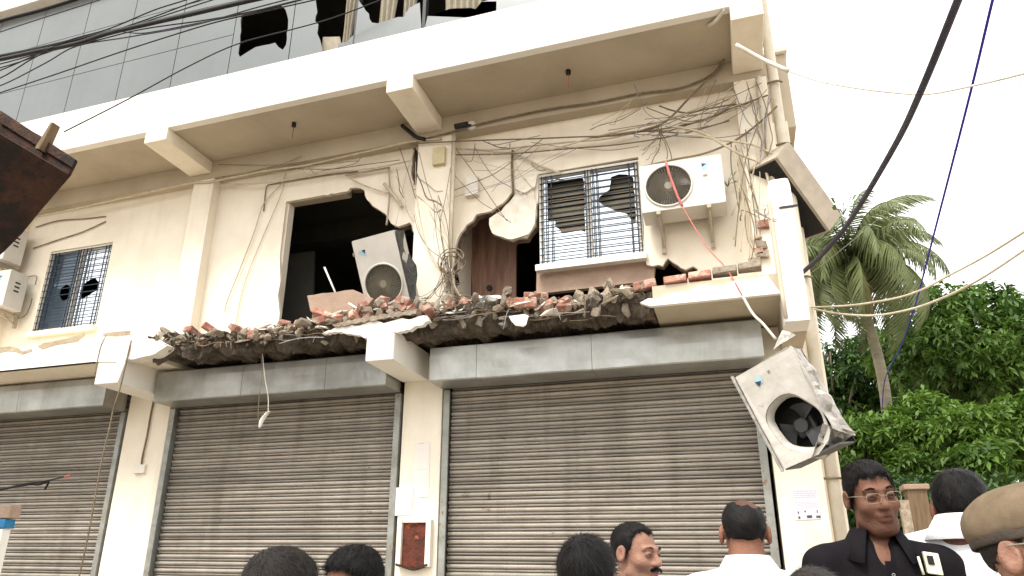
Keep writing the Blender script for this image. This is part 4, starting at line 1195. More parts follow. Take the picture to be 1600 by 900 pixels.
# ================================================================== WIRES
POLE_R, POLE_L = (5.2, -3.2), (-16.0, 3.6)
def wire(name, px, Yp, r, mkey, label, cat='wire', group=None, sub=5, sides=5, before=(), after=()):
    pts = []
    for i, p in enumerate(px):
        yy = p[2] if len(p) > 2 else Yp
        pts.append(tuple(onY(p[0], p[1], yy)))
    pts = list(before) + [tuple(p) for p in catmull(pts, sub)] + list(after)
    return tag(tube(name, pts, r, MT[mkey], None, sides, None, False, sub), label, cat, group)
# overhead cables, upper left
wire('overhead_cable', [(-60, 55, 4.4), (0, 33, 4.5), (60, 17, 4.6), (115, 0, 4.7), (180, -22, 4.8)], 0, .022, 'black', 'single thick black overhead cable across the top left corner', 'cable', None, 5, 7, [(*POLE_L, 8.2)], [(*POLE_R, 10.2)])
bund = [((-60, 104), (0, 93), (60, 80), (120, 68), (170, 52), (230, 38), (300, 22), (360, 8), (440, -10)),
        ((-60, 98), (0, 88), (60, 76), (130, 60), (180, 48), (240, 35), (310, 18), (380, 2), (440, -14))]
for k, b2 in enumerate(bund):
    wire('overhead_cable', b2, 4.8 + .05 * k, .024, 'black', ('lower', 'upper')[k] + ' of the two thick black strands in the overhead bundle, upper left', 'cable', 'thick strands of the cable bundle', 5, 7, [(*POLE_L, 7.6 + .1 * k)], [(*POLE_R, 9.6 + .1 * k)])
ORD = ['topmost thin dark cable at the left edge, above the thick bundle', 'thin dark cable fourth below the bundle at the left edge', 'thin dark cable fifth below the bundle at the left edge', 'thin dark cable sixth below the bundle at the left edge', 'lowest thin dark cable leaving the left edge below the bundle', 'thin dark cable just below the thick bundle at the left edge', 'short thin dark cable looping just under the bundle near the broken glass', 'thin dark cable third below the bundle at the left edge']
for k, px in enumerate([((-60, 72), (0, 50), (70, 27), (155, 0), (220, -22)), ((-60, 130), (0, 110), (60, 84), (110, 62), (170, 45), (240, 16), (290, 0), (340, -18)),
                        ((-60, 140), (0, 122), (50, 92), (90, 74), (150, 57), (230, 30), (300, 4), (350, -12)), ((-60, 150), (0, 134), (70, 99), (120, 72), (200, 58), (300, 40), (400, 12), (470, -6)),
                        ((-60, 166), (0, 145), (90, 115), (180, 84), (260, 58), (340, 34), (420, 16), (500, -2)), ((-60, 112), (0, 100), (60, 84), (140, 66), (220, 46), (330, 30), (430, 10), (500, -8)),
                        ((170, 46), (215, 52), (250, 48), (300, 38), (370, 24), (450, 4), (490, -6)), ((-60, 118), (0, 106), (80, 80), (130, 62), (220, 36), (300, 10), (350, -6))]):
    wire('overhead_cable', px, 4.75 + .03 * k, .0075 if k else .007, 'black' if k % 3 else 'cable_navy', ORD[k], 'cable', 'thin strands beside the cable bundle', 5, 5, [(*POLE_L, 7.0 + .08 * k)] if k != 6 else [], [(*POLE_R, 9.0 + .08 * k)])
wire('overhead_cable', [(100, 206, 5.2), (200, 155, 5.4), (290, 106, 5.6), (370, 69, 5.8), (460, 45, 5.9), (520, 28, 5.95), (600, -2, 6.0)], 0, .008, 'black', 'single dark wire slanting up from the rusty bucket past the broken glass', 'cable')
# right-hand sky
wire('overhead_cable', [(1515, -45, 3.2), (1497, 0, 3.5), (1440, 140, 4.2), (1398, 228, 4.9), (1330, 342, 5.9), (1290, 392, 6.4), (1255, 425, 6.85)], 0, .021, 'cable_navy', 'thick dark cable sweeping down from the top right to the corner post', 'cable', None, 6, 8, [(*POLE_R, 9.3)])
wire('blue_rope', [(1562, -40, 4.2), (1551, 0, 4.4), (1515, 150, 5.4), (1466, 340, 7.0), (1444, 425, 8.6), (1432, 470, 10), (1408, 540, 13), (1383, 592, 17), (1378, 640, 18)], 0, .010, 'blue_rope', 'blue rope hanging down the sky in front of the palm', 'rope', None, 6, 6, [(*POLE_R, 8.7)])
wire('service_wire', [(1150, 70, 6.0), (1190, 92, 6.0), (1232, 111, 5.9)], 0, .020, 'white_wire', 'stout white cable stub leaving the corner bracket', 'cable', None, 5, 7)
wire('service_wire', [(1232, 111, 5.9), (1280, 127, 5.6), (1340, 138, 5.2), (1400, 145, 5.0), (1452, 147, 4.8), (1530, 132, 4.4), (1600, 115, 4.0), (1660, 98, 3.8)], 0, .008, 'white_wire', 'long white service wire curving out from the corner to the right edge', 'cable', None, 5, 5, (), [(*POLE_R, 7.2)])
wire('service_wire', [(1268, 480, 6.9), (1300, 479, 6.6), (1340, 476, 6.4), (1400, 466, 6.0), (1440, 453, 5.8), (1480, 432, 5.6), (1540, 400, 5.3), (1620, 350, 4.8)], 0, .009, 'cream_wire', 'upper of two cream wires sagging across the palm', 'wire', None, 5, 5, (), [(*POLE_R, 6.8)])
wire('service_wire', [(1273, 483, 6.9), (1310, 490, 6.6), (1365, 493, 6.2), (1420, 484, 5.9), (1470, 467, 5.6), (1530, 437, 5.2), (1600, 391, 4.9), (1660, 350, 4.6)], 0, .009, 'cream_wire', 'lower of two cream wires sagging across the palm to the right edge', 'wire', None, 5, 5, (), [(*POLE_R, 6.6)])
for k, px in enumerate([((1480, -16, 6), (1440, 42, 6.6), (1395, 105, 7.0), (1352, 158, 7.1), (1290, 222, 7.2), (1238, 268, 7.3)), ((1640, 75, 5), (1560, 165, 6), (1470, 255, 6.6), (1375, 340, 7.1), (1300, 402, 7.3), (1262, 430, 7.4)), ((1400, -12, 8), (1350, 20, 8), (1290, 52, 7.6), (1232, 62, 7.2)),
                        ((1270, -8, 7.5), (1240, 10, 7.4), (1216, 20, 7.2))]):
    wire('overhead_cable', px, 6, .003, 'grey_wire', ('hair-thin grey wire slanting down the sky left of the thick dark cable', 'hair-thin grey wire slanting up the sky across the blue rope', 'hair-thin grey wire at the top of the sky beside the drain pipe', 'short hair-thin wire at the very top of the building corner')[k], 'wire', 'thin wires across the sky', 5, 5, [(*POLE_R, 8.0 + .1 * k)])
for (qx, qy), lab in ((POLE_R, 'concrete utility pole behind the onlookers'), (POLE_L, 'concrete utility pole down the street to the left')):
    up = empty('utility_pole', (qx, qy, 0), lab, 'utility pole', None, True)
    tube('shaft', [(qx, qy, -.1), (qx, qy, 10.6)], .17, MT['paving'], up, 12, .11)
    for z in (7.2, 8.6, 9.9): box('crossarm', qx - .6, qx + .6, qy - .05, qy + .05, z, z + .09, MT['dark_metal'], up)
# long runs along the beam and wall
wire('facade_cable', [(60, 338), (110, 328), (200, 308), (295, 287), (330, 284), (410, 268), (480, 258), (560, 240), (640, 222), (690, 217)], P - .02, .014, 'cream_wire', 'fat cream cable along the beam left of the middle pilaster', 'cable')
wire('facade_cable', [(660, 218), (700, 208), (740, 196), (800, 182), (860, 170), (930, 160), (1000, 146), (1060, 138), (1110, 118), (1130, 95)], P - .03, .012, 'brown_wire', 'brown cable sagging along the beam right of the middle pilaster', 'cable')
wire('facade_cable', [(640, 225), (690, 222), (760, 219), (830, 217), (900, 214), (960, 212), (1010, 205), (1060, 208), (1100, 214)], P - .04, .009, 'brown_wire', 'thin brown cable running level below the canopy over the barred window', 'cable')
wire('facade_cable', [(1000, 205), (1040, 190), (1080, 150), (1110, 120), (1132, 92), (1138, 60)], P - .06, .012, 'brown_wire', 'dark cable climbing to the corner bracket above the bolted air conditioner', 'cable')
wire('facade_cable', [(1000, 262), (1050, 250), (1100, 240), (1140, 224), (1170, 205), (1200, 180), (1214, 166)], P - .05, .011, 'brown_wire', 'brown cable over the top of the bolted air conditioner to the drain pipe', 'cable')
wire('facade_cable', [(1040, 196), (1090, 205), (1130, 226), (1160, 243), (1190, 256), (1200, 280), (1206, 320)], P - .06, .015, 'cream_wire', 'cream pipe drooping from the canopy to the corner post', 'pipe')
wire('facade_cable', [(800, 238), (825, 250), (850, 262), (880, 272)], W - .04, .013, 'cream_wire', 'short bent cream conduit above the left corner of the barred window', 'conduit')
wire('facade_cable', [(801, 235), (800, 255), (801, 280), (802, 305)], W - .02, .014, 'brown_wire', 'short rusty upright conduit above the broken plaster', 'conduit')
wire('facade_cable', [(412, 330), (415, 300), (418, 290), (428, 287), (470, 280), (520, 272), (560, 268)], W - .02, .008, 'brown_wire', 'brown wire bending over the corner of the smashed opening', 'wire')
wire('facade_cable', [(445, 282), (440, 300), (428, 330), (400, 395), (380, 450), (366, 518)], W - .02, .005, 'cream_wire', 'long thin cream wire slanting down left of the smashed opening', 'wire')
wire('facade_cable', [(459, 200), (455, 240), (448, 262), (440, 286), (412, 318), (398, 360), (375, 420), (355, 470), (351, 488)], W - .03, .007, 'cream_wire', 'cream cable hanging free on the wall beside the left pilaster', 'wire')
wire('facade_cable', [(56, 355), (90, 345), (130, 342), (165, 338)], W - .02, .008, 'brown_wire', 'upper brown wire above the far left window', 'wire')
wire('facade_cable', [(52, 388), (90, 375), (130, 362), (165, 346)], W - .02, .009, 'brown_wire', 'lower brown wire above the far left window', 'wire')
wire('facade_cable', [(30, 434), (45, 432), (57, 432), (55, 445)], W - .05, .008, 'brown_wire', 'bent brown pipe beside the lower far left air conditioner', 'pipe')
wire('facade_cable', [(20, 485), (28, 497), (40, 492), (47, 478), (50, 466)], W - .05, .008, 'brown_wire', 'brown hose looping under the lower far left air conditioner', 'hose')
wire('fallen_bracket', [(540, 274), (575, 268), (609, 262)], W - .06, .014, 'tan_metal', 'level tan angle iron above the smashed opening', 'bracket')
wire('fallen_bracket', [(607, 262), (609, 290), (607, 325), (604, 352)], W - .05, .012, 'tan_metal', 'rusty upright iron above the upended air conditioner', 'bracket')
wire('fallen_bracket', [(600, 287), (618, 308), (629, 324)], W - .06, .022, 'cream_wire', 'stout cream batten hanging aslant by the middle pilaster', 'batten')
wire('fallen_bracket', [(548, 280), (575, 292), (607, 302)], W - .05, .010, 'cream_wire', 'slanting cream iron strip above the smashed opening', 'bracket')
wire('tie_rope', [(1040, 252, 6.55), (1048, 278, 6.53), (1058, 305, 6.5), (1066, 322, 6.5)], 0, .013, 'red_string', 'faded red cord across the fan of the bolted air conditioner', 'cord')
wire('tie_rope', [(1066, 322, 6.5), (1085, 355, 6.4), (1108, 390, 6.2), (1135, 420, 6.05), (1160, 462, 5.97)], 0, .006, 'red_string', 'thin pink cord running from the bolted air conditioner down to the ledge', 'cord')
wire('service_wire', [(1160, 462, 5.98), (1176, 490, 5.93), (1192, 506, 5.9), (1212, 530, 5.86)], 0, .012, 'white_wire', 'short white cable tying the crushed air conditioner to the ledge', 'cable')
wire('hanging_rope', [(205, 532, 5.99), (195, 575, 5.97), (187, 608, 5.97), (177, 640, 5.97), (171, 669, 5.96), (160, 715, 5.96), (148, 780, 5.96), (136, 845, 5.96), (118, 925, 5.96)], 0, .009, 'brown_wire', 'brown rope hanging from the left bracket before the shutters', 'rope')
wire('facade_cable', [(166, 524, 5.99), (158, 540, 5.985), (153, 560, 5.985), (148, 585, 5.985)], 0, .006, 'brown_wire', 'thin brown wire down the edge of the left bracket', 'wire')
wire('dark_hole_filler', [(648, 232), (652, 250), (650, 270), (654, 290)], W - .06, .02, 'black', 'black tube standing in for the dark void beside the top of the middle pilaster', 'cable')  # added black tube that deepens the dark void by the pilaster
wire('dark_hole_filler', [(628, 196), (640, 206), (650, 214), (664, 218)], P - .05, .025, 'black', 'black tube standing in for the dark hole left of the middle bracket', 'cable')  # added black tube in place of a dark hole in the beam
# drooping tangle: many thin wires
rr = random.Random(21)
def tangle(n, a, b2, Yr, jit, sag, label, group, r=.0035, keys=('brown_wire', 'brown_wire', 'cream_wire', 'grey_wire')):
    for i in range(n):
        p = [rr.choice(a)[k] + rr.uniform(-jit, jit) for k in (0, 1)]
        q = [rr.choice(b2)[k] + rr.uniform(-jit, jit) for k in (0, 1)]
        mids = []
        yb_ = rr.uniform(*Yr)
        bow = rr.uniform(-1.5, 1.5) * jit
        for t in (.25, .5, .75):
            mids.append((p[0] + (q[0] - p[0]) * t + bow * math.sin(math.pi * t) + rr.uniform(-jit, jit) * .3, p[1] + (q[1] - p[1]) * t + sag * math.sin(math.pi * t) + rr.uniform(-jit, jit) * .3, yb_ + rr.uniform(-.01, .01)))
        wire('loose_wire', [(p[0], p[1], yb_)] + mids + [(q[0], q[1], yb_)], 0, r * rr.uniform(.8, 1.7), rr.choice(keys), label, 'wire', group, 5, 4)
for k_, (a_, b_, sg_, yy_, rr_, key_, lab_) in enumerate((
        ((712, 232), (1000, 205), 9, 6.93, .010, 'cream_wire', 'upper thick cream cable sagging over the barred window'),
        ((712, 240), (1140, 190), 16, 6.92, .008, 'brown_wire', 'thick brown cable sagging lowest over the barred window'),
        ((860, 232), (1145, 150), 6, 6.83, .011, 'cream_wire', 'thick cream cable rising to the right end of the canopy'),
        ((930, 215), (1200, 150), 12, 6.80, .009, 'brown_wire', 'thick brown cable rising to the drain pipe'),
        ((1060, 212), (1208, 240), -8, 6.79, .012, 'cream_wire', 'thick cream cable crossing above the bolted air conditioner'),
        ((1030, 168), (1150, 160), 10, 6.82, .009, 'brown_wire', 'short brown cable looped under the right canopy corner'),
        ((345, 288), (640, 250), 7, 6.90, .009, 'cream_wire', 'thick cream cable sagging above the smashed opening'))):
    wire('sagging_cable', [(a_[0] + (b_[0] - a_[0]) * t_, a_[1] + (b_[1] - a_[1]) * t_ + sg_ * math.sin(math.pi * t_) + 2.5 * math.sin(9 * t_ + k_), yy_) for t_ in (0, .2, .4, .6, .8, 1)], 0, rr_, key_, lab_, 'cable')
hub = [(698, 425)]
tangle(26, hub, [(655, 455), (668, 470), (690, 478), (705, 475), (720, 462), (735, 448), (660, 430)], (6.62, 6.8), 9, 14, 'thin loose wire in the bunch at the foot of the middle pilaster', 'wire bunch at the foot of the middle pilaster')
tangle(13, hub, [(680, 255), (662, 300), (690, 240), (655, 330), (705, 320)], (6.70, 6.82), 9, 10, 'thin loose wire hanging down the middle pilaster', 'wires down the middle pilaster')
for k in range(5):
    c = onY(705 + rr.uniform(-5, 5), 412 + rr.uniform(-4, 4), 6.74)
    pts = []
    R_ = rr.uniform(.09, .15)
    for i in range(13):
        a = 2 * math.pi * i / 12
        pts.append((c[0] + R_ * math.cos(a) * rr.uniform(.9, 1.1), 6.74 + rr.uniform(-.03, .03), c[2] + R_ * math.sin(a) * rr.uniform(.9, 1.1)))
    tag(tube('wire_coil', pts, .006, MT['brown_wire'], None, 5), 'coiled loop of brown wire on the lower middle pilaster', 'wire', 'wire coils on the middle pilaster')
tangle(9, [(648, 260), (640, 300), (625, 270), (655, 235)], [(660, 330), (625, 310), (655, 360), (680, 300), (700, 330)], (6.84, 6.92), 10, 12, 'thin loose wire by the burnt hole left of the middle pilaster', 'wires by the burnt hole')
tangle(22, [(1010, 195), (960, 210), (920, 200), (1060, 205), (1100, 190)], [(1050, 160), (1120, 130), (1140, 210), (1180, 160), (1000, 150), (1160, 220)], (6.72, 6.84), 12, 8, 'thin loose wire in the tangle under the right end of the canopy', 'wire tangle under the right end of the canopy')
tangle(17, [(720, 250), (760, 240), (830, 225), (700, 300)], [(850, 230), (900, 225), (800, 260), (960, 215), (735, 350), (1000, 225)], (6.84, 6.95), 9, 8, 'thin loose wire strung over the wall above the barred window', 'wires strung above the barred window')
tangle(16, [(1150, 235), (1165, 250), (1150, 300), (1190, 230), (1205, 200)], [(1150, 345), (1165, 380), (1180, 340), (1150, 400), (1190, 310), (1160, 330), (1175, 395)], (6.72, 6.83), 9, 6, 'thin loose wire hanging right of the bolted air conditioner', 'wires hanging right of the bolted air conditioner')
tangle(10, [(1145, 150), (1175, 150), (1200, 130)], [(1205, 170), (1210, 230), (1195, 250), (1160, 160), (1185, 190)], (6.70, 6.82), 10, 8, 'thin loose wire knotted round the top of the drain pipe', 'wires round the top of the drain pipe')
tangle(7, [(345, 280), (420, 268), (500, 262)], [(470, 262), (560, 250), (620, 245)], (6.82, 6.86), 6, 5, 'thin loose wire along the wall above the smashed opening', 'wires above the smashed opening')
tangle(6, [(1180, 325), (1200, 330)], [(1225, 325), (1195, 350), (1215, 345)], (5.95, 6.0), 5, 2, 'thin loose wire wrapped on the stump of the corner post', 'wires on the corner post')
tangle(8, [(1010, 225), (1030, 200)], [(1015, 245), (1035, 250), (1005, 260), (1045, 240)], (6.80, 6.9), 6, 3, 'thin loose wire dropping to the top of the bolted air conditioner', 'wires above the bolted air conditioner')

# ================================================================== EXCAVATOR WITH THE RUSTY BUCKET
EX = empty('excavator', (-7.8, 1.2, 0), 'excavator whose rusty toothed bucket hangs in at the left edge', 'excavator', None, True)
Yb = 3.6
prof = [onY(u, v2, Yb) for u, v2 in ((-60, 140), (0, 178), (60, 210), (117, 250), (106, 272), (60, 325), (30, 362), (0, 392), (-60, 440), (-160, 430), (-230, 360), (-240, 250), (-160, 160))]
pxz = [(p[0], p[2]) for p in prof]
sh_ = MB()
n = len(pxz)
v, f = prism_geo([pxz], Yb, Yb + .03)
mesh('side_plate', v, f, MT['rust'], EX, False, .004)
v, f = prism_geo([pxz], Yb - .88, Yb - .85)
mesh('side_plate', v, f, MT['rust'], EX, False, .004)
for i in range(3, n + 1):
    a, b2 = pxz[i % n], pxz[(i + 1) % n]
    if i in (3,): continue
    sh_.add([(a[0], Yb - .85, a[1]), (b2[0], Yb - .85, b2[1]), (b2[0], Yb, b2[1]), (a[0], Yb, a[1])], [(0, 1, 2, 3)])
so = sh_.build('shell', MT['rust'], EX)
so.modifiers.new('thick', 'SOLIDIFY').thickness = .025
lip0, lip1 = pxz[1], pxz[3]
sl_ = MB()
dx_, dz_ = lip1[0] - pxz[0][0], lip1[1] - pxz[0][1]
box_l = prism('side_cutter', [xz([(0, 172), (118, 249), (112, 262), (0, 192)], Yb - .02)], Yb - .022, Yb - .001, MT['rust'], EX, .004)
for k in range(2):
    yy = Yb - 0.07 - k * .75
    a = onY(78, 222, Yb); b3 = onY(91, 197, Yb); 
    tm = MB()
    dirv = Vector((b3[0] - a[0], 0, b3[2] - a[2]))
    nv_ = Vector((-dirv.z, 0, dirv.x)).normalized() * .028
    A0, B0 = Vector((a[0], 0, a[2])) - dirv * .7, Vector((b3[0], 0, b3[2]))
    tm.v = [tuple(A0 + nv_ + Vector((0, yy, 0))), tuple(A0 - nv_ + Vector((0, yy, 0))), tuple(A0 - nv_ + Vector((0, yy + .09, 0))), tuple(A0 + nv_ + Vector((0, yy + .09, 0))),
            tuple(B0 + nv_ * .6 + Vector((0, yy + .01, 0))), tuple(B0 - nv_ * .6 + Vector((0, yy + .01, 0))), tuple(B0 - nv_ * .6 + Vector((0, yy + .08, 0))), tuple(B0 + nv_ * .6 + Vector((0, yy + .08, 0)))]
    tm.f = BOXF
    tm.build('tooth', MT['wood'], EX, False, .006)
hx, hz = onY(-180, 290, Yb)[0], onY(-180, 290, Yb)[2]
def beam(name, p, q, w0, w1, th, m):
    p, q = Vector(p), Vector(q)
    dv = (q - p).normalized()
    up = dv.cross(Vector((0, 1, 0))).normalized()
    sd_ = dv.cross(up)
    v = []
    for c, w_ in ((p, w0), (q, w1)):
        for s, t_ in ((-1, -1), (1, -1), (1, 1), (-1, 1)):
            v.append(tuple(c + up * w_ * s * .5 + sd_ * th * t_ * .5))
    return mesh(name, v, [(0, 3, 2, 1), (4, 5, 6, 7), (0, 1, 5, 4), (1, 2, 6, 5), (2, 3, 7, 6), (3, 0, 4, 7)], m, EX, False, .02)
yc = Yb - .44
beam('arm', (hx, yc, hz), (hx - 1.9, yc - .6, hz + .9), .28, .45, .3, MT['machine'])
beam('boom', (hx - 1.9, yc - .6, hz + .9), (hx - 3.6, yc - 1.8, 1.3), .45, .5, .34, MT['machine'])
cxm, cym = hx - 3.8, yc - 2.2
box('upper_body', cxm - 1.6, cxm + .6, cym - 1.1, cym + .9, .95, 1.9, MT['machine'], EX, .06)
box('cab', cxm - .5, cxm + .55, cym - 1.05, cym - .1, 1.9, 2.9, MT['machine'], EX, .06)
box('cab_glass', cxm + .56, cxm + .57, cym - .95, cym - .2, 2.05, 2.75, MT['glass_blue'], EX)
for s in (-1, 1):
    tr_ = []
    for i in range(24):
        a = 2 * math.pi * i / 24
        tr_.append((cxm - .3 + (1.25 if math.cos(a) > 0 else -1.25) + .4 * math.cos(a), .41 + .4 * math.sin(a)))
    yv_ = cym + s * .95
    prism('track', [tr_], yv_ - .25, yv_ + .25, MT['black'], EX, .02)
box('undercarriage', cxm - 1.2, cxm + .6, cym - .69, cym + .69, .3, .94, MT['dark_metal'], EX)
# ================================================================== TREES
MT['leaf_a'] = mat('mango_leaf', (0.11, 0.20, 0.028), (0.034, 0.078, 0.013), 0.9, 0.5, 0.0, trans=0.28, spec=0.4)
MT['leaf_b'] = mat('bright_leaf', (0.135, 0.235, 0.031), (0.047, 0.10, 0.016), 1.0, 0.5, 0.0, trans=0.32, spec=0.4)
MT['leaf_c'] = mat('dark_leaf', (0.06, 0.125, 0.023), (0.025, 0.06, 0.013), 1.4, 0.5, 0.0, trans=0.25, spec=0.4)
MT['frond'] = mat('palm_frond', (0.195, 0.225, 0.09), (0.095, 0.125, 0.048), 1.1, 0.5, 0.0, trans=0.28, spec=0.4)
MT['frond_dry'] = mat('dry_palm_frond', (0.30, 0.24, 0.11), (0.19, 0.15, 0.07), 1.1, 0.7, 0.0, trans=0.25)
MT['bark'] = mat('grey_bark', (0.22, 0.17, 0.12), (0.12, 0.09, 0.065), 5, 0.9, 0.8, 20, stretch=(1, 1, .3))
MT['palm_bark'] = mat('palm_trunk_bark', (0.34, 0.30, 0.23), (0.22, 0.19, 0.14), 3, 0.9, 0.6, 14, stretch=(.5, .5, 3))
MT['coconut'] = mat('coconut_husk', (0.30, 0.19, 0.05), (0.20, 0.12, 0.03), 6, .6, .1)
MT['banana'] = mat('banana_leaf', (0.24, 0.33, 0.06), (0.16, 0.25, 0.045), 3, .5, .05, trans=.3)

def leaf_cloud(centres, radii, n_tw, leaf, seed, droop=0.35):
    """whorls of narrow leaves on twig ends spread through several uneven lobes"""
    r_ = np.random.default_rng(seed)
    V, Fc = [], []
    k = 0
    tot = sum(r[0] * r[1] for r in radii)
    for c, rd in zip(centres, radii):
        m = int(n_tw * rd[0] * rd[1] / tot)
        dirs = r_.normal(size=(m, 3))
        dirs /= np.linalg.norm(dirs, axis=1)[:, None]
        rad = r_.uniform(0.0, 1, m) ** 0.42
        pos = np.array(c) + dirs * rad[:, None] * np.array(rd)
        keep = []
        for p in pos:
            q = Vector(p * 0.9)
            keep.append(noise.noise(q * 1.2 + Vector((seed, 0, 0))) + 0.5 * noise.noise(q * 2.9) > -0.10)
        pos, dirs = pos[keep], dirs[keep]
        for p, dv in zip(pos, dirs):
            nl = r_.integers(6, 10)
            out = dv * np.array((1, 1, .6)) + np.array((0, 0, .25)) + r_.normal(size=3) * .35
            out /= np.linalg.norm(out)
            a0 = r_.uniform(0, 6.28)
            t1 = np.cross(out, (0.3, 0.2, 1.0)); t1 /= np.linalg.norm(t1) + 1e-9
            t2 = np.cross(out, t1)
            for j in range(nl):
                a = a0 + 6.283 * j / nl + r_.uniform(-.3, .3)
                ld = out * r_.uniform(.1, .8) + t1 * math.cos(a) + t2 * math.sin(a) + np.array((0, 0, -droop * r_.uniform(.4, 1.6)))
                ld /= np.linalg.norm(ld)
                L = leaf * r_.uniform(.7, 1.25)
                sd_ = np.cross(ld, (0, 0, 1.0) + r_.normal(size=3) * .3)
                sd_ /= np.linalg.norm(sd_) + 1e-9
                b0 = p + r_.normal(size=3) * .03
                mid_ = b0 + ld * L * .5
                tip = b0 + ld * L + np.array((0, 0, -L * .22))
                w_ = L * .19
                V += [b0, mid_ + sd_ * w_, tip, mid_ - sd_ * w_]
                Fc.append((k, k + 1, k + 2, k + 3))
                k += 4
    return V, Fc
def fast_mesh(name, V, Fc, m, parent):
    me = bpy.data.meshes.new(name)
    V = np.array(V, dtype=np.float32)
    n = len(Fc)
    me.vertices.add(len(V)); me.vertices.foreach_set('co', V.ravel())
    idx = np.array(Fc, dtype=np.int32)
    s = idx.shape[1]
    me.loops.add(n * s); me.loops.foreach_set('vertex_index', idx.ravel())
    me.polygons.add(n); me.polygons.foreach_set('loop_start', np.arange(0, n * s, s, dtype=np.int32))
    me.materials.append(m)
    me.update(calc_edges=True); me.validate()
    o = bpy.data.objects.new(name, me)
    return link(o, parent)
def tree(name, label, base, height, lobes, n_tw, leaf, m, seed, group='trees beyond the building'):
    t = empty(name, base, label, 'tree', group)
    rr = random.Random(seed)
    th = height * .55
    trunk = [(0, 0, -.1), (rr.uniform(-.15, .15), rr.uniform(-.1, .1), th * .35), (rr.uniform(-.3, .3), rr.uniform(-.3, .3), th * .7), (rr.uniform(-.3, .3), rr.uniform(-.3, .3), th)]
    tube('trunk', trunk, height * .032, MT['bark'], t, 10, height * .016)
    mb = MB()
    top = Vector(trunk[-1])
    for c, rd in lobes:
        cv = Vector(c)
        for q in range(3):
            e_ = cv + Vector((rr.uniform(-.6, .6) * rd[0], rr.uniform(-.6, .6) * rd[1], rr.uniform(-.3, .6) * rd[2]))
            s_ = Vector(trunk[2]).lerp(top, rr.random())
            md = s_.lerp(e_, .5) + Vector((rr.uniform(-.2, .2), rr.uniform(-.2, .2), .25))
            mb.add(*tube_geo(catmull([s_, md, e_], 5), height * .011, 6, height * .003))
    mb.build('limb', MT['bark'], t, True)
    V, Fc = leaf_cloud([l[0] for l in lobes], [l[1] for l in lobes], n_tw, leaf, seed)
    fast_mesh('crown', V, Fc, m, t)
    return t
def lobes_px(base, dist, spec):
    out = []
    for u, v2, rpx, fz, dd in spec:
        q = far(u, v2, dist + dd)
        R_ = rpx / FPX * (dist + dd)
        out.append(((q[0] - base[0], q[1] - base[1], q[2]), (R_, R_ * 1.0, R_ * fz)))
    return out
def gbase(u, dist):
    q = far(u, 890, dist)
    return (q[0], q[1], 0)
b_ = gbase(1520, 25)
tree('mango_tree', 'tall dense mango tree with domed top behind the palm', b_, 10.5, lobes_px(b_, 25, [(1470, 505, 70, .75, 0), (1545, 515, 75, .8, 1), (1500, 570, 90, .7, -1), (1590, 560, 70, .9, 0), (1420, 560, 55, .8, 1), (1640, 540, 80, .9, 2)]), 6400, .25, MT['leaf_a'], 11)
b_ = gbase(1400, 19)
tree('mango_tree', 'bright green lower tree right of the crushed air conditioner', b_, 5.2, lobes_px(b_, 19, [(1365, 690, 62, .65, 0), (1430, 665, 70, .6, 1), (1490, 690, 66, .65, 0), (1385, 735, 60, .6, -1)]), 4300, .20, MT['leaf_b'], 12)
b_ = gbase(1570, 18)
tree('mango_tree', 'bright green lower tree at the right edge behind the capped man', b_, 5.2, lobes_px(b_, 18, [(1545, 680, 66, .6, 0), (1600, 700, 70, .7, 1), (1560, 735, 66, .6, -1), (1650, 670, 70, .8, 0)]), 3800, .20, MT['leaf_b'], 13)
b_ = gbase(1345, 28)
tree('shade_tree', 'dark loose tree between the building corner and the palm trunk', b_, 8.5, lobes_px(b_, 28, [(1330, 580, 55, .9, 0), (1390, 575, 65, .9, 1), (1310, 640, 40, .9, 0), (1450, 610, 65, .8, 0), (1350, 650, 60, .7, 1), (1420, 530, 45, .8, 2)]), 4600, .24, MT['leaf_c'], 14)
b_ = gbase(1380, 14)
tree('shade_tree', 'low dark bush behind the man in the black shirt', b_, 2.9, lobes_px(b_, 14, [(1345, 815, 40, .9, 0), (1405, 790, 52, .8, 1), (1455, 800, 50, .9, 0), (1330, 860, 30, .9, 0), (1400, 850, 46, .7, 0), (1510, 790, 50, .8, 1), (1580, 790, 50, .8, 1)]), 3000, .15, MT['leaf_c'], 15)
b_ = gbase(1780, 26)
tree('mango_tree', 'dense tree standing off the right edge of the view', b_, 9.5, lobes_px(b_, 26, [(1740, 560, 90, .8, 0), (1820, 600, 90, .8, 0), (1700, 640, 80, .8, 0)]), 1800, .27, MT['leaf_a'], 16)

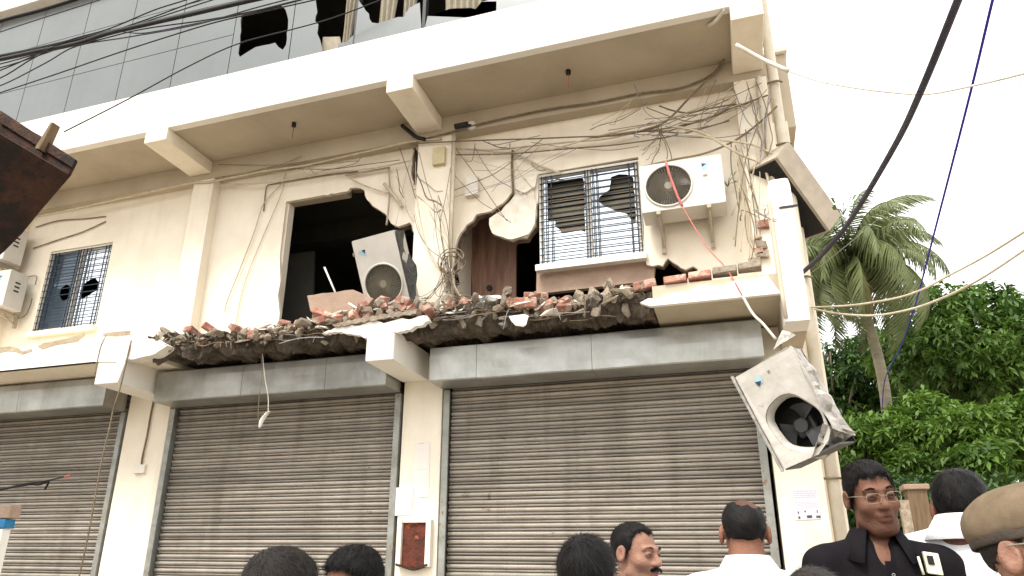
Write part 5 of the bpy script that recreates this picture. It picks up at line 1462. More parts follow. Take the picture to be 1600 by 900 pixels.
# coconut palm
pb_ = gbase(1393, 21)
top = far(1326, 408, 21)
PT = empty('coconut_palm', pb_, 'coconut palm with drooping fronds rising beside the building corner', 'palm tree')
off = Vector(top) - Vector(pb_)
pts = []
for (u, v2) in ((1393, 890), (1392, 760), (1388, 660), (1377, 580), (1358, 510), (1334, 440), (1326, 410)):
    q = far(u, v2, 21)
    pts.append((q[0] - pb_[0], q[1] - pb_[1], max(q[2], -.1) if v2 < 880 else -.1))
tube('trunk', pts, .15, MT['palm_bark'], PT, 12, .11)
def frond_mesh(seed, L, m):
    rr = random.Random(seed)
    v, f = [], []
    spine = []
    n = 26
    for i in range(n + 1):
        t = i / n
        ang = 0.75 - 2.1 * t ** 1.2
        spine.append(Vector((0, 0, 0)) if i == 0 else spine[-1] + Vector((math.cos(ang), 0, math.sin(ang))) * (L / n))
    sv, sf = tube_geo(spine, .028, 5, .006)
    v += sv; f += sf
    for i in range(2, n + 1):
        t = i / n
        ll = L * .20 * math.sin(math.pi * min(1, .12 + .84 * t)) ** .7 + .08
        for sd_ in (-1, 1):
            for h_ in (0, .5):
                p = spine[i - 1].lerp(spine[i], h_)
                tang = (spine[i] - spine[i - 1]).normalized()
                dv = (tang * .55 + Vector((0, sd_ * rr.uniform(.45, .8), -.75 - .45 * rr.random()))).normalized()
                e1 = p + dv * ll * .55
                e2 = p + dv * ll * rr.uniform(.85, 1.1) + Vector((0, 0, -ll * .28))
                w_ = tang * .024
                k = len(v)
                v += [tuple(p - w_), tuple(p + w_), tuple(e1 + w_), tuple(e1 - w_), tuple(e2)]
                f += [(k, k + 1, k + 2, k + 3), (k + 3, k + 2, k + 4)]
    return meshdata('frond', v, f, m)
FR = [frond_mesh(i, 2.55 + .2 * i, MT['frond']) for i in range(4)]
FD = [frond_mesh(9, 2.3, MT['frond_dry'])]
rr = random.Random(4)
for i in range(50):
    az = i * 2.399 + rr.uniform(-.2, .2)
    k = i / 49
    o = bpy.data.objects.new('frond', FD[0] if i in (44, 48) else FR[i % 4])
    o.location = off + Vector((math.cos(az) * .1, math.sin(az) * .1, rr.uniform(-.12, .15)))
    o.rotation_euler = (rr.uniform(-.25, .25), -0.80 + 2.05 * k, az)
    s = rr.uniform(.85, 1.05)
    o.scale = (s, s, s)
    link(o, PT)
cm_ = bpy.data.meshes.new('coconut')
bm = bmesh.new(); bmesh.ops.create_icosphere(bm, subdivisions=2, radius=.14)
for v_ in bm.verts: v_.co.z *= 1.2
bm.to_mesh(cm_); bm.free(); cm_.materials.append(MT['coconut']); cm_.shade_smooth()
for i in range(9):
    a = i * .75
    o = bpy.data.objects.new('coconut', cm_)
    o.location = off + Vector((math.cos(a) * .3, math.sin(a) * .3, -.45 - .2 * (i % 3)))
    o.rotation_euler = (a, .4, a)
    link(o, PT)
# sprig growing out of the wall, banana leaves behind the pillar, gate post
def sprig(px, Yp, label, n, seed, L):
    q = onY(*px, Yp)
    t = empty('green_sprig', tuple(q), label, 'plant')
    rr = random.Random(seed)
    for i in range(n):
        a = rr.uniform(0, 6.28)
        e_ = Vector((math.cos(a) * L * .6, -abs(math.sin(a)) * L * .5, L * rr.uniform(.2, 1)))
        tube('stem', [(0, 0, 0), e_ * .5 + Vector((0, 0, .02)), e_], .003, MT['leaf_c'], t, 4)
        s = Vector((-e_.y, e_.x, .2)).normalized() * L * .16
        mesh('leaf', [tuple(e_), tuple(e_ * 1.35 + s), tuple(e_ * 1.8 + Vector((0, 0, -.02))), tuple(e_ * 1.35 - s)], [(0, 1, 2, 3)], MT['leaf_b'], t)
sprig((1137, 292), 6.95, 'tiny green sprig on the wall right of the bolted air conditioner', 6, 2, .10)
sprig((1318, 335), 6.9, 'small green sprig beside the tilted tan unit at the building corner', 8, 3, .14)
bp = gbase(1318, 9.5)
BT = empty('banana_plant', bp, 'yellow-green banana plant peeping out behind the corner pillar', 'plant')
tube('stem', [(0, 0, -.05), (0.02, 0, .9), (0, .02, 1.5)], .09, MT['banana'], BT, 10, .06)
for i in range(7):
    az = i * .95 + 4.0
    v, f = [], []
    L = 1.3
    for k in range(9):
        t_ = k / 8
        x = L * t_ * .62
        z = 1.45 + .8 * t_ - 1.05 * t_ * t_
        w_ = .17 * math.sin(math.pi * (.08 + .9 * t_)) ** .6
        v += [(x, -w_, z - .05), (x, 0, z), (x, w_, z - .05)]
    for k in range(8):
        a = k * 3
        f += [(a, a + 3, a + 4, a + 1), (a + 1, a + 4, a + 5, a + 2)]
    o = mesh('leaf', v, f, MT['banana'], BT, True)
    o.rotation_euler = (0, 0, az)
gp = gbase(1452, 12.6)
GT = empty('gate_pier', gp, 'brown weathered gate pier between the black-shirted man and the man behind him', 'gate pier')
box('shaft', -.13, .13, -.13, .13, -.05, 2.68, MT['wood'], GT, .01)
box('cap', -.17, .17, -.17, .17, 2.682, 2.76, MT['cement'], GT, .015)
gp = gbase(1432, 12.0)
tag(box('pale_post', gp[0] - .06, gp[0] + .06, gp[1], gp[1] + .12, 0, 2.5, MT['chunk'], None, .008), 'slim pale post standing left of the brown gate pier', 'post')
# ================================================================== PEOPLE
def skin_mat(name, c1, c2):
    m = mat(name, tuple(v * .85 for v in c1), tuple(v * .85 for v in c2), 14, .6, .2, 140, spec=.22)
    b = m.node_tree.nodes['Principled BSDF']
    b.inputs['Subsurface Weight'].default_value = .12
    b.inputs['Subsurface Radius'].default_value = (.012, .005, .003)
    N, L = m.node_tree.nodes, m.node_tree.links
    at_ = N.new('ShaderNodeAttribute'); at_.attribute_name = 'tint'
    k = N.new('ShaderNodeMix'); k.data_type = 'RGBA'; k.blend_type = 'MULTIPLY'; k.inputs['Factor'].default_value = 1
    src = b.inputs['Base Color'].links[0].from_socket
    L.new(src, k.inputs['A']); L.new(at_.outputs['Color'], k.inputs['B'])
    L.new(k.outputs['Result'], b.inputs['Base Color'])
    return m
MT['skin_dark'] = skin_mat('dark_brown_skin', (0.195, 0.092, 0.058), (0.14, 0.062, 0.038))
MT['skin_mid'] = skin_mat('brown_skin', (0.27, 0.125, 0.078), (0.21, 0.095, 0.06))
MT['skin_light'] = skin_mat('light_brown_skin', (0.36, 0.195, 0.135), (0.27, 0.14, 0.095))
MT['hair_black'] = mat('black_hair', (0.0075, 0.006, 0.0055), (0.004, 0.0035, 0.0035), 60, .55, .3, 300, spec=.18)
MT['hair_brown'] = mat('dark_brown_hair', (0.015, 0.010, 0.008), (0.008, 0.006, 0.005), 60, .55, .3, 300, spec=.2)
MT['hair_grey'] = mat('greying_hair', (0.035, 0.03, 0.026), (0.014, 0.012, 0.011), 60, .6, .3, 300, spec=.2)
def cloth(name, c1, c2): return mat(name, c1, c2, 5, .9, .25, 240, spec=.08)
MT['shirt_black'] = cloth('black_shirt_cloth', (0.011, 0.0095, 0.0115), (0.007, 0.006, 0.0075))
MT['shirt_white'] = cloth('white_shirt_cloth', (0.72, 0.72, 0.73), (0.66, 0.66, 0.68))
MT['shirt_blue'] = cloth('blue_check_cloth', (0.12, 0.17, 0.26), (0.09, 0.13, 0.2))
MT['shirt_grey'] = cloth('grey_shirt_cloth', (0.26, 0.25, 0.24), (0.2, 0.19, 0.185))
MT['shirt_khaki'] = cloth('khaki_uniform_cloth', (0.34, 0.27, 0.17), (0.28, 0.22, 0.14))
MT['trouser'] = cloth('dark_trouser_cloth', (0.04, 0.04, 0.05), (0.03, 0.03, 0.036))
MT['cap_khaki'] = mat('khaki_cap_wool', (0.165, 0.122, 0.08), (0.125, 0.092, 0.06), 30, .95, .12, 500, spec=.1)
MT['cap_band'] = mat('dark_cap_band', (0.06, 0.045, 0.035), (0.045, 0.034, 0.026), 12, .7, .2, 90)
MT['eye_white'] = mat('eye_white', (0.34, 0.30, 0.26), None, 5, .25, 0)
MT['iris'] = mat('dark_iris', (0.012, 0.008, 0.006), None, 5, .15, 0)
MT['shoe'] = mat('black_shoe', (0.02, 0.018, 0.016), None, 5, .4, .05)
MT['phone'] = mat('pale_phone_case', (0.72, 0.70, 0.52), (0.66, 0.64, 0.47), 5, .4, 0)

def s_ell(p, c, r):
    q = (p - np.array(c, np.float32)) / np.array(r, np.float32)
    k0 = np.sqrt((q * q).sum(1)) + 1e-9
    k1 = np.sqrt(((q / np.array(r, np.float32)) ** 2).sum(1)) + 1e-9
    return k0 * (k0 - 1) / k1
def s_cap(p, a, b, ra, rb):
    a, b = np.array(a, np.float32), np.array(b, np.float32)
    pa, ba = p - a, b - a
    h = np.clip((pa @ ba) / (ba @ ba), 0, 1)
    return np.sqrt(((pa - h[:, None] * ba) ** 2).sum(1)) - (ra + (rb - ra) * h)
def smin(a, b, k):
    h = np.clip(.5 + .5 * (b - a) / k, 0, 1)
    return b + (a - b) * h - k * h * (1 - h)
def smax(a, b, k): return -smin(-a, -b, k)
def surface_nets(fn, lo, hi, h):
    lo = np.array(lo, np.float32)
    n = np.ceil((np.array(hi) - lo) / h).astype(int) + 1
    ax = [lo[i] + h * np.arange(n[i], dtype=np.float32) for i in range(3)]
    G = np.stack(np.meshgrid(*ax, indexing='ij'), -1).reshape(-1, 3)
    D = fn(G).reshape(n)
    S = D < 0
    cs = [S[dx:n[0] - 1 + dx, dy:n[1] - 1 + dy, dz:n[2] - 1 + dz] for dx in (0, 1) for dy in (0, 1) for dz in (0, 1)]
    cnt = sum(c.astype(np.int8) for c in cs)
    act = (cnt > 0) & (cnt < 8)
    I = np.argwhere(act)
    acc = np.zeros((len(I), 3)); num = np.zeros(len(I))
    cor = [(dx, dy, dz) for dx in (0, 1) for dy in (0, 1) for dz in (0, 1)]
    val = {c: D[I[:, 0] + c[0], I[:, 1] + c[1], I[:, 2] + c[2]] for c in cor}
    for a in cor:
        for k in range(3):
            if a[k]: continue
            b = list(a); b[k] = 1; b = tuple(b)
            da, db = val[a], val[b]
            m = (da < 0) != (db < 0)
            t = np.where(m, da / np.where(m, da - db, 1), 0)
            pt = np.tile(np.array(a, float), (len(I), 1)); pt[:, k] += t
            acc[m] += pt[m]; num[m] += 1
    V = lo + (I + acc / num[:, None]) * h
    idx = -np.ones(act.shape, int)
    idx[act] = np.arange(len(I))
    Fq = []
    for k in range(3):
        o1, o2 = (k + 1) % 3, (k + 2) % 3
        sl0 = [slice(None)] * 3; sl1 = [slice(None)] * 3
        sl0[k] = slice(0, n[k] - 1); sl1[k] = slice(1, n[k])
        A, Bm = S[tuple(sl0)], S[tuple(sl1)]
        E_ = np.argwhere(A != Bm)
        ok = (E_[:, o1] > 0) & (E_[:, o1] < n[o1] - 1) & (E_[:, o2] > 0) & (E_[:, o2] < n[o2] - 1)
        E_ = E_[ok]
        inside = A[E_[:, 0], E_[:, 1], E_[:, 2]]
        q = []
        for d1, d2 in ((1, 1), (0, 1), (0, 0), (1, 0)):
            c = E_.copy(); c[:, o1] -= d1; c[:, o2] -= d2
            q.append(idx[c[:, 0], c[:, 1], c[:, 2]])
        q = np.stack(q, 1)
        q[~inside] = q[~inside][:, ::-1]
        Fq.append(q)
    return V, np.concatenate(Fq)
def npnoise(p, sc, seed=0.0):
    return (np.sin(p[:, 0] * sc + 1.7 * np.sin(p[:, 2] * sc * .7 + seed)) + np.sin(p[:, 1] * sc * 1.1 + 1.3 * np.sin(p[:, 0] * sc * .8 + 2 * seed)) + np.sin(p[:, 2] * sc * .9 + 1.9 * np.sin(p[:, 1] * sc * .6 + 3 * seed))) / 3

def skull(q):
    d = s_ell(q, (0, .012, .033), (.0735, .094, .084))
    d = smin(d, s_ell(q, (0, -.028, -.045), (.056, .066, .080)), .035)
    return d
def head_sdf(q, big_nose=1.0, ears=True, lips=True):
    d = skull(q)
    d = smin(d, s_ell(q, (0, -.066, -.100), (.026, .024, .022)), .03)          # chin
    for s in (-1, 1):
        d = smin(d, s_ell(q, (s * .040, -.060, -.028), (.026, .026, .022)), .025)   # cheekbone
        d = smin(d, s_cap(q, (s * .050, -.010, -.075), (s * .026, -.056, -.102), .014, .015), .03)   # jaw
        d = smin(d, s_cap(q, (s * .012, -.091, .022), (s * .046, -.078, .022), .010, .008), .018)    # brow
        d = smax(d, -s_ell(q, (s * .031, -.100, .002), (.018, .020, .0125)), .016)    # eye socket
    nz = s_cap(q, (0, -.088, .010), (0, -.110, -.028), .0085, .0135 * big_nose)
    for s in (-1, 1): nz = smin(nz, s_ell(q, (s * .0125, -.099, -.033), (.0095, .012, .008)), .008)
    d = smin(d, nz, .012)
    if lips:
        d = smin(d, s_ell(q, (0, -.088, -.060), (.026, .014, .011)), .012)
        d = smin(d, s_ell(q, (0, -.087, -.073), (.022, .013, .009)), .009)
        d = smax(d, -s_ell(q, (0, -.104, -.0665), (.022, .010, .0028)), .004)
    for s in (-1, 1):                                    # eyelids over the eyeball
        d = smin(d, s_ell(q, (s * .031, -.082, .002), (.017, .014, .0125)), .005)
        d = smax(d, -s_ell(q, (s * .031, -.0985, .001), (.0125, .008, .0042)), .003)
    if ears:
        for s in (-1, 1):
            e = s_ell(q, (s * .081, .012, -.004), (.011, .021, .033))
            e = smax(e, -s_ell(q, (s * .091, .006, .000), (.008, .012, .020)), .006)
            d = smin(d, e, .010)
    return d
def hl_table(style):
    if style == 'receding': return [(-.12, .125), (-.06, .100), (-.035, .050), (-.015, .000), (.02, -.012), (.06, -.070), (.12, -.078)]
    if style == 'cap': return [(-.12, .2), (-.03, .06), (-.012, .02), (.02, .012), (.06, -.012), (.12, -.020)]
    return [(-.12, .072), (-.07, .066), (-.045, .045), (-.02, .000), (.02, -.012), (.06, -.074), (.12, -.085)]
def person(name, label, px, dist, phi, skin, hairm, style, shirt, head=(0, 0, 0), res=.0065, big=1.0, extra=None, top_px_is_cap=False, wide=1.0, headscale=1.0, drop=0.0):
    topp = far(px[0], px[1], dist)
    Hh = topp[2]
    body_h = Hh - (.02 if style == 'cap' else .008)
    sc = body_h / (1.745 - drop)
    t = empty(name, (topp[0], topp[1], 0), label, 'person', None)
    t.rotation_euler = (0, 0, math.radians(phi))
    t.scale = (sc * wide, sc * wide, sc)
    hz = 1.745 - .117 * headscale - drop
    Rh = np.array((Matrix.Rotation(math.radians(head[0]), 3, 'Z') @ Matrix.Rotation(math.radians(head[1]), 3, 'X') @ Matrix.Rotation(math.radians(head[2]), 3, 'Y')), np.float32)
    piv = np.array((0, -.25 * drop, hz), np.float32)
    k = headscale / (1.0 if wide == 1 else wide ** .5)
    toh = lambda p: ((p - piv) @ Rh) / k
    fromh = lambda q: (np.array(q, np.float32) * k) @ Rh.T + piv
    def f_head(p):
        d = head_sdf(toh(p), big) * k
        nk = s_cap(p, (0, .020, hz - .06), (0, .035, 1.42), .053, .060)
        for s in (-1, 1): nk = smin(nk, s_cap(p, (s * .02, .045, 1.44), (s * .12, .03, 1.375), .045, .045), .04)
        nk = smin(nk, s_ell(p, (0, .0, 1.37), (.085, .076, .09)), .04)
        return smin(d, nk, .025)
    V1, F1 = surface_nets(f_head, (-.19, -.17, 1.30), (.19, .17, 1.80), res)
    def f_body(p):
        d = s_ell(p, (0, .012, 1.27), (.165, .105, .20))
        d = smin(d, s_ell(p, (0, -.01, 1.06), (.150, .110, .18)), .06)
        d = smin(d, s_ell(p, (0, .012, .93), (.160, .112, .13)), .06)
        d = smin(d, s_cap(p, (-.155, .015, 1.375), (.155, .015, 1.375), .045, .045), .06)
        for s in (-1, 1):
            d = smin(d, s_cap(p, (s * .186, .015, 1.395), (s * .245, .03, 1.11), .052, .041), .04)
            d = smin(d, s_cap(p, (s * .245, .03, 1.11), (s * .245, -.03, .86), .040, .028), .02)
            d = smin(d, s_cap(p, (s * .09, .01, .90), (s * .105, .0, .49), .085, .056), .04)
            d = smin(d, s_cap(p, (s * .105, .0, .49), (s * .115, .03, .09), .054, .036), .02)
            d = smin(d, s_cap(p, (s * .115, .04, .05), (s * .125, -.12, .035), .038, .030), .02)
        return d
    V2, F2 = surface_nets(f_body, (-.34, -.20, -.01), (.34, .18, 1.47), .018)
    def f_hand(p):                                       # right hand, mirrored below
        d = s_cap(p, (.245, -.015, .90), (.246, -.032, .84), .027, .024)
        d = smin(d, s_ell(p, (.247, -.04, .795), (.015, .040, .048)), .015)
        tips = ((-.072, .690), (-.052, .672), (-.032, .678), (-.012, .698))
        for j, (ty, tz) in enumerate(tips):
            y0 = -.066 + j * .018
            kx, kz = (.243, (.765 + tz) / 2 + .004)
            d = smin(d, s_cap(p, (.248, y0, .765), (kx - .002, (y0 + ty) / 2 - .001, kz), .0092, .0085), .005)
            d = smin(d, s_cap(p, (kx - .002, (y0 + ty) / 2 - .001, kz), (.230, ty, tz), .0085, .0072), .004)
        d = smin(d, s_cap(p, (.243, -.072, .815), (.232, -.095, .775), .012, .010), .010)
        d = smin(d, s_cap(p, (.232, -.095, .775), (.224, -.098, .742), .010, .008), .004)
        return d
    V3, F3 = surface_nets(f_hand, (.19, -.125, .65), (.29, .03, .93), .0075)
    V4 = V3 * np.array((-1, 1, 1)); F4 = F3[:, ::-1]
    Vs, Fs, o_ = [], [], 0
    for V_, F_ in ((V1, F1), (V2, F2), (V3, F3), (V4, F4)):
        Vs.append(V_); Fs.append(F_ + o_); o_ += len(V_)
    VV = np.concatenate(Vs); FF = np.concatenate(Fs)
    bo = fast_mesh('body', VV, FF, MT[skin], t)
    bo.data.shade_smooth()
    q = toh(VV.astype(np.float32))
    col = np.ones((len(VV), 4), np.float32)
    lip = np.exp(-((q[:, 0] / .021) ** 2 + ((q[:, 2] + .067) / .0095) ** 2) ** 1.5) * (q[:, 1] < -.07)
    col[:, 0] *= 1 - .25 * lip; col[:, 1] *= 1 - .50 * lip; col[:, 2] *= 1 - .42 * lip
    stub = np.clip((-.035 - q[:, 2]) / .03, 0, 1) * (q[:, 1] < .0) * (q[:, 2] > -.14) * (1 - lip)
    col[:, :3] *= (1 - .28 * stub)[:, None]
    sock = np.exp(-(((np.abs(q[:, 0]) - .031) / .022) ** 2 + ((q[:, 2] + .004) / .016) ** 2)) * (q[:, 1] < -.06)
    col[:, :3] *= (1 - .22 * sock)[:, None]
    lash = np.exp(-((((np.abs(q[:, 0]) - .031) / .0135) ** 2 + ((q[:, 2] - .0015) / .0045) ** 2) ** 2)) * (q[:, 1] < -.07)
    col[:, :3] *= (1 - .80 * lash)[:, None]
    if style == 'bald':
        cr_ = np.clip((q[:, 2] - .03) / .05, 0, 1)
        col[:, :3] *= (1 - .58 * cr_)[:, None]
    ca = bo.data.color_attributes.new('tint', 'FLOAT_COLOR', 'POINT')
    ca.data.foreach_set('color', col.ravel())
    # eyes
    for s in (-1, 1):
        for rad_, yy_, key, nm in ((.0116, -.0800, 'eye_white', 'eye'), (.0064, -.0860, 'iris', 'iris')):
            m_ = bpy.data.meshes.new(nm); bm = bmesh.new()
            bmesh.ops.create_uvsphere(bm, u_segments=12, v_segments=8, radius=rad_ * k); bm.to_mesh(m_); bm.free()
            m_.materials.append(MT[key]); m_.shade_smooth()
            e_ = bpy.data.objects.new(nm, m_)
            e_.location = tuple(fromh((s * .031, yy_, .001)))
            link(e_, t)
    # hair
    tb = hl_table(style)
    def hairline(q):
        base = np.interp(q[:, 1], [a for a, _ in tb], [b for _, b in tb])
        if style == 'receding': base = base + np.clip(np.abs(q[:, 0]) - .015, 0, .05) * (q[:, 1] < -.03) * .5 - (np.abs(q[:, 0]) < .02) * (q[:, 1] < -.03) * .02
        else: base = base + np.clip(np.abs(q[:, 0]) - .03, 0, .05) * (q[:, 1] < -.05) * .35
        return base
    thick = {'full': .009, 'long': .013, 'receding': .007, 'bald': .004, 'cap': .005}[style]
    def f_hair(p):
        q = toh(p)
        n_ = npnoise(q, 120, px[0]) * .0022 + npnoise(q, 47, px[1]) * .0022
        topk = np.clip(q[:, 2] / .1, 0, 1)
        d = skull(q) - (thick * (.45 + .75 * topk)) + n_
        d = smax(d, (hairline(q) - q[:, 2]) + npnoise(q, 210, 1.0) * .007 + npnoise(q, 90, 2.0) * .004, .006)
        if style == 'bald': d = smax(d, -s_ell(q, (-.018, .030, .118), (.048, .058, .046)) + npnoise(q, 190, 2.) * .010, .012)
        return d * k
    V5, F5 = surface_nets(f_hair, (-.12, -.17, 1.42), (.12, .16, 1.80), .006)
    if len(V5):
        rg = np.random.default_rng(px[0])
        q = toh(V5.astype(np.float32))
        eps = 1e-3
        gr = np.stack([f_hair((V5 + np.eye(3)[i] * eps).astype(np.float32)) - f_hair((V5 - np.eye(3)[i] * eps).astype(np.float32)) for i in range(3)], 1)
        gr /= np.linalg.norm(gr, axis=1)[:, None] + 1e-9
        crown = fromh((0.01, .06, .115))
        flow = V5 - crown
        flow -= gr * (flow * gr).sum(1)[:, None]
        flow /= np.linalg.norm(flow, axis=1)[:, None] + 1e-9
        reps = 2
        Vb, Fb = [], []
        L_ = {'full': .024, 'long': .032, 'receding': .020, 'bald': .008, 'cap': .009}[style]
        for _ in range(reps):
            dv = flow + gr * rg.uniform(.0, .35, (len(V5), 1)) + rg.normal(size=V5.shape) * .20
            dv /= np.linalg.norm(dv, axis=1)[:, None]
            sd_ = np.cross(dv, gr); sd_ /= np.linalg.norm(sd_, axis=1)[:, None] + 1e-9
            b0 = V5 - gr * .002 + rg.normal(size=V5.shape) * .002
            ll = L_ * rg.uniform(.5, 1.3, (len(V5), 1))
            Vb.append(np.stack([b0 - sd_ * .0009, b0 + sd_ * .0009, b0 + dv * ll - gr * ll * .12], 1).reshape(-1, 3))
        Vb = np.concatenate(Vb)
        nb = len(Vb) // 3
        ho = fast_mesh('hair', V5, F5, MT[hairm], t)
        ho.data.shade_smooth()
        so_ = fast_mesh('hair_strands', Vb, np.arange(nb * 3).reshape(-1, 3), MT[hairm], ho)
    def blades(nm, pts, dirs, L_, parent, m_):
        v_, f_ = [], []
        rb = random.Random(3)
        for p, dv in zip(pts, dirs):
            p = Vector(p); dv = (Vector(dv) + Vector((rb.uniform(-.3, .3), rb.uniform(-.3, .1), rb.uniform(-.3, .3)))).normalized()
            s_ = dv.cross(Vector((0, 1, 0)))
            s_ = (s_.normalized() if s_.length > 1e-4 else Vector((1, 0, 0))) * .0011
            kq = len(v_)
            for w_ in (p - s_, p + s_, p + dv * L_ * rb.uniform(.6, 1.2)): v_.append(tuple(fromh(tuple(w_))))
            f_.append((kq, kq + 1, kq + 2))
        mesh(nm, v_, f_, MT[m_], parent)
    rb = random.Random(8)
    for s in (-1, 1):
        pts, dirs = [], []
        for i in range(110):
            t_ = rb.random()
            pts.append((s * (.013 + .036 * t_), -.0975 + .016 * t_ ** 2 + rb.uniform(-.001, .002), .0225 + .006 * math.sin(math.pi * t_) + rb.uniform(-.003, .003)))
            dirs.append((s * .9, -.1, .25 - .5 * t_))
        blades('eyebrow', pts, dirs, .008, t, 'hair_black')
    if extra and 'moustache' in extra:
        pts, dirs = [], []
        for i in range(420):
            x = rb.uniform(-.034, .034)
            pts.append((x, -.1035 + .30 * abs(x) * .6 + rb.uniform(-.002, .002), -.046 - .20 * abs(x) + rb.uniform(-.005, .005)))
            dirs.append((x * 22, -.25, -1))
        blades('moustache', pts, dirs, .013, t, 'hair_black')
    # clothes
    def f_shirt(p):
        d = s_ell(p, (0, .008, 1.27), (.178, .118, .21))
        d = smin(d, s_ell(p, (0, -.012, 1.06), (.165, .126, .22)), .06)
        d = smin(d, s_cap(p, (-.160, .015, 1.385), (.160, .015, 1.385), .062, .062), .06)
        for s in (-1, 1): d = smin(d, s_cap(p, (s * .06, .038, 1.425), (s * .15, .02, 1.395), .052, .060), .03)
        for s in (-1, 1):
            sl_d = s_cap(p, (s * .186, .015, 1.375), (s * .238, .028, 1.15), .066, .062)
            sl_d = smax(sl_d, (1.16 - p[:, 2]), .008)
            d = smin(d, sl_d, .03)
        d = smax(d, .86 - p[:, 2] , .01)
        wr = npnoise(p * np.array((1, 1, .55), np.float32), 26, px[0] * .1) * .006 + npnoise(p * np.array((1.0, .8, 1.6), np.float32), 48, px[1] * .1) * .003
        d = d + wr
        nkc = s_cap(p, (0, .026, 1.475), (0, .012, 1.58), .054, .072)
        d = smax(d, -nkc, .008)
        vn = s_cap(p, (0, -.06, 1.50), (0, -.118, 1.355), .050, .020)
        d = smax(d, -vn, .008)
        return d
    V6, F6 = surface_nets(f_shirt, (-.345, -.20, .82), (.345, .20, 1.54), .0085 if res < .0045 else .011)
    sh = fast_mesh('shirt', V6, F6, MT[shirt], t)
    sh.data.shade_smooth()
    v_, f_ = [], []
    nn = 32
    for i in range(nn + 1):
        th_ = math.radians(-150 + 300 * i / nn)
        fr = abs(th_) / math.radians(150)
        zb = 1.478 - .012 * fr ** 1.9
        drop_ = .046 + .030 * max(0, fr - .5) / .5
        s_, c_ = math.sin(th_), math.cos(th_)
        for r_, z_ in ((.060, zb - .02), (.064, zb + .026), (.071, zb + .030), (.092 + .016 * fr, zb + .004 - drop_ * .5), (.104 + .030 * fr, zb - drop_)):
            v_.append((s_ * r_ * 1.04, .028 + c_ * r_ * (1.0 if c_ > 0 else 1.22), z_))
    for i in range(nn):
        for j in range(4):
            a = i * 5 + j
            f_.append((a, a + 1, a + 6, a + 5))
    co = mesh('collar', v_, f_, MT[shirt], sh, True)
    co.modifiers.new('thick', 'SOLIDIFY').thickness = .003
    def f_tr(p):
        d = s_ell(p, (0, .008, .93), (.170, .124, .13))
        for s in (-1, 1):
            d = smin(d, s_cap(p, (s * .09, .01, .90), (s * .108, .0, .48), .096, .074), .03)
            d = smin(d, s_cap(p, (s * .108, .0, .48), (s * .115, .025, .08), .074, .062), .02)
        return smax(d, .05 - p[:, 2], .01)
    V7, F7 = surface_nets(f_tr, (-.24, -.17, .03), (.24, .17, 1.09), .022)
    fast_mesh('trousers', V7, F7, MT['trouser'], t).data.shade_smooth()
    for s in (-1, 1):
        V8, F8 = surface_nets(lambda p: smax(smin(s_cap(p, (s * .115, .045, .045), (s * .128, -.135, .032), .048, .040), s_cap(p, (s * .115, .035, .10), (s * .115, .03, .04), .045, .048), .02), .004 - p[:, 2], .004), (s * .12 - .09, -.2, -.01), (s * .12 + .09, .12, .16), .016)
        fast_mesh('shoe', V8, F8, MT['shoe'], t).data.shade_smooth()
    return t, fromh, sh
person('person', 'close head with short black hair seen from behind, second from the left', (555, 853), 2.2, -25, 'skin_mid', 'hair_black', 'long', 'shirt_blue', (0, 8, 0))
person('person', 'person seen from behind, brown-black hair, nearest the camera at lower left', (448, 853), 1.62, 172, 'skin_mid', 'hair_brown', 'full', 'shirt_grey')
person('person', 'person with thick black hair seen from behind before the moustached man', (916, 838), 2.0, 178, 'skin_dark', 'hair_black', 'long', 'shirt_grey')
person('person', 'man with receding hair and moustache looking right before the big shutter', (990, 815), 2.95, 62, 'skin_light', 'hair_black', 'receding', 'shirt_blue', (0, 4, 0), .0048, 1.12, ('moustache',))
person('person', 'man in a white shirt with thinning crown, seen from behind', (1158, 778), 2.9, 182, 'skin_mid', 'hair_black', 'bald', 'shirt_white', drop=.045)
person('person', 'dark hair top barely showing at the bottom edge below the notice', (1266, 886), 2.0, 190, 'skin_mid', 'hair_grey', 'full', 'shirt_grey')
person('person', 'person in a white shirt turned away behind the black-shirted man', (1490, 734), 3.15, 160, 'skin_dark', 'hair_black', 'full', 'shirt_white', (0, 12, 0), drop=.10)
# the man in the black shirt
t, fh, sh = person('person', 'man with glasses in a black shirt facing the camera', (1351, 720), 3.0, 2, 'skin_dark', 'hair_black', 'full', 'shirt_black', (10, 5, -6), .0042, 1.15, None, False, .95, .95, .032)
gm = MB()
for s in (-1, 1):
    rim = []
    for i in range(17):
        a = 2 * math.pi * i / 16
        ca, sa = math.cos(a), math.sin(a)
        ex = math.copysign(abs(ca) ** .6, ca) * .024
        ez = math.copysign(abs(sa) ** .6, sa) * .0155
        rim.append(tuple(fh((s * .033 + ex, -.112 + .02 * abs(s * .033 + ex), -.003 + ez))))
    gm.add(*tube_geo(rim, .0011, 5))
    gm.add(*tube_geo([tuple(fh((s * .057, -.108, .004))), tuple(fh((s * .077, -.06, .008))), tuple(fh((s * .082, .0, .006)))], .0012, 5))
gm.add(*tube_geo([tuple(fh((-.010, -.113, .002))), tuple(fh((0, -.116, .005))), tuple(fh((.010, -.113, .002)))], .0012, 5))
gm.build('glasses', MT['grille'], t, True)
def chest_y(x, z): return -.123 * math.sqrt(max(.05, 1 - (x / .19) ** 2)) - .004
pk = MB()
pk.v = [(.055, chest_y(.055, 1.2) - .006, 1.165), (.150, chest_y(.150, 1.2) - .006, 1.160), (.150, chest_y(.15, 1.2) - .006, 1.285), (.055, chest_y(.055, 1.2) - .006, 1.29)]
pk.f = [(0, 1, 2, 3)]
po = pk.build('pocket', MT['shirt_black'], sh)
po.modifiers.new('thick', 'SOLIDIFY').thickness = .004
ph = MB()
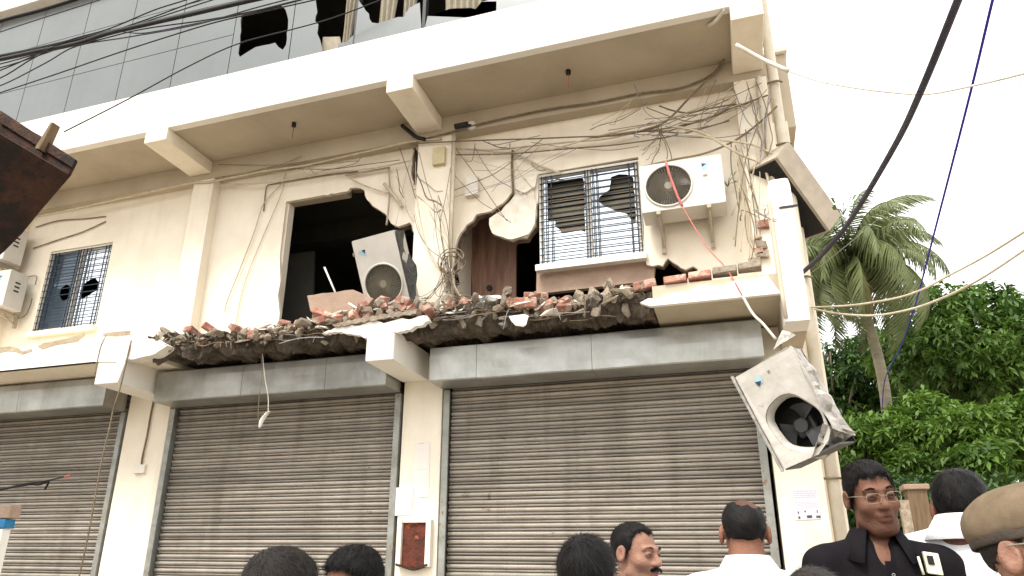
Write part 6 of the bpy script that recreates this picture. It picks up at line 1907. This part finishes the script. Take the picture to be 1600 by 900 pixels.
A = [(.112, 1.366, -.100), (.160, 1.360, -.082), (.158, 1.424, -.074), (.110, 1.430, -.092)]
ph.v = [(x, y, z) for x, z, y in A] + [(x, y + .02, z) for x, z, y in A]
ph.f = BOXF
o = ph.build('phone', MT['phone'], t, False, .003)
ph2 = MB(); ph2.v = [(.118, -.0985, 1.392), (.138, -.0915, 1.390), (.137, -.0885, 1.417), (.117, -.0955, 1.418)]; ph2.f = [(0, 1, 2, 3)]
ph2.build('camera_lens', MT['black'], o)
tube('pen', [(.096, -.110, 1.362), (.091, -.102, 1.414)], .004, MT['phone'], t, 6)
for z in (1.36, 1.27, 1.18, 1.09):
    bt = MB(); bt.add(*ring_geo((.004, -.140, z), .004, .0016, (1, 0, 0), (0, 0, 1), 10, 4)); bt.build('button', MT['shirt_grey'], sh)
pl_ = MB()
for i in range(14):
    z = 1.40 - i * .035
    pl_.v += [(-.014, -.131, z), (.018, -.133, z)]
for i in range(13): pl_.f.append((i * 2, i * 2 + 2, i * 2 + 3, i * 2 + 1))
pl_.build('placket', MT['shirt_black'], sh)
# the man in the khaki cap
t, fh, sh = person('person', 'man in a khaki cap at the lower right corner, his ear toward us', (1604, 748), 1.62, 42, 'skin_light', 'hair_grey', 'cap', 'shirt_khaki', (0, -9, 0), .005)
def f_cap(p):
    Rq = p
    d = s_ell(Rq, (0, .012, .072), (.086, .107, .060))
    d = smin(d, s_ell(Rq, (0, .012, .050), (.086, .108, .045)), .025)
    d = smax(d, (.034 + .12 * np.clip(-Rq[:, 1], -.1, .1) * .3) - Rq[:, 2], .012)
    return d + npnoise(Rq, 34, 1.0) * .005 + npnoise(Rq, 80, 4.0) * .0018
Vc, Fc_ = surface_nets(f_cap, (-.13, -.16, 0), (.13, .16, .16), .005)
Vc = np.array([fh(tuple(p)) for p in Vc])
co = fast_mesh('cap', Vc, Fc_, MT['cap_khaki'], t); co.data.shade_smooth()
Vd, Fd = surface_nets(lambda p: smax(np.abs(s_ell(p, (0, .012, .04), (.0855, .1055, .09))) - .003, np.abs(p[:, 2] - .034) - .011, .003), (-.12, -.13, 0), (.12, .14, .07), .004)
Vd = np.array([fh(tuple(p)) for p in Vd])
fast_mesh('cap_band', Vd, Fd, MT['cap_band'], co).data.shade_smooth()
gm = MB()
for s in (-1, 1):
    gm.add(*tube_geo([tuple(fh((s * .062, -.095, .006))), tuple(fh((s * .081, -.05, .012))), tuple(fh((s * .085, .008, .016))), tuple(fh((s * .085, .026, .004)))], .0018, 5))
    gm.add(*ring_geo(fh((s * .034, -.106, -.002)), .021, .0015, (1, 0, 0), (0, 0, 1), 18, 4))
gm.build('glasses', MT['grille'], t, True)
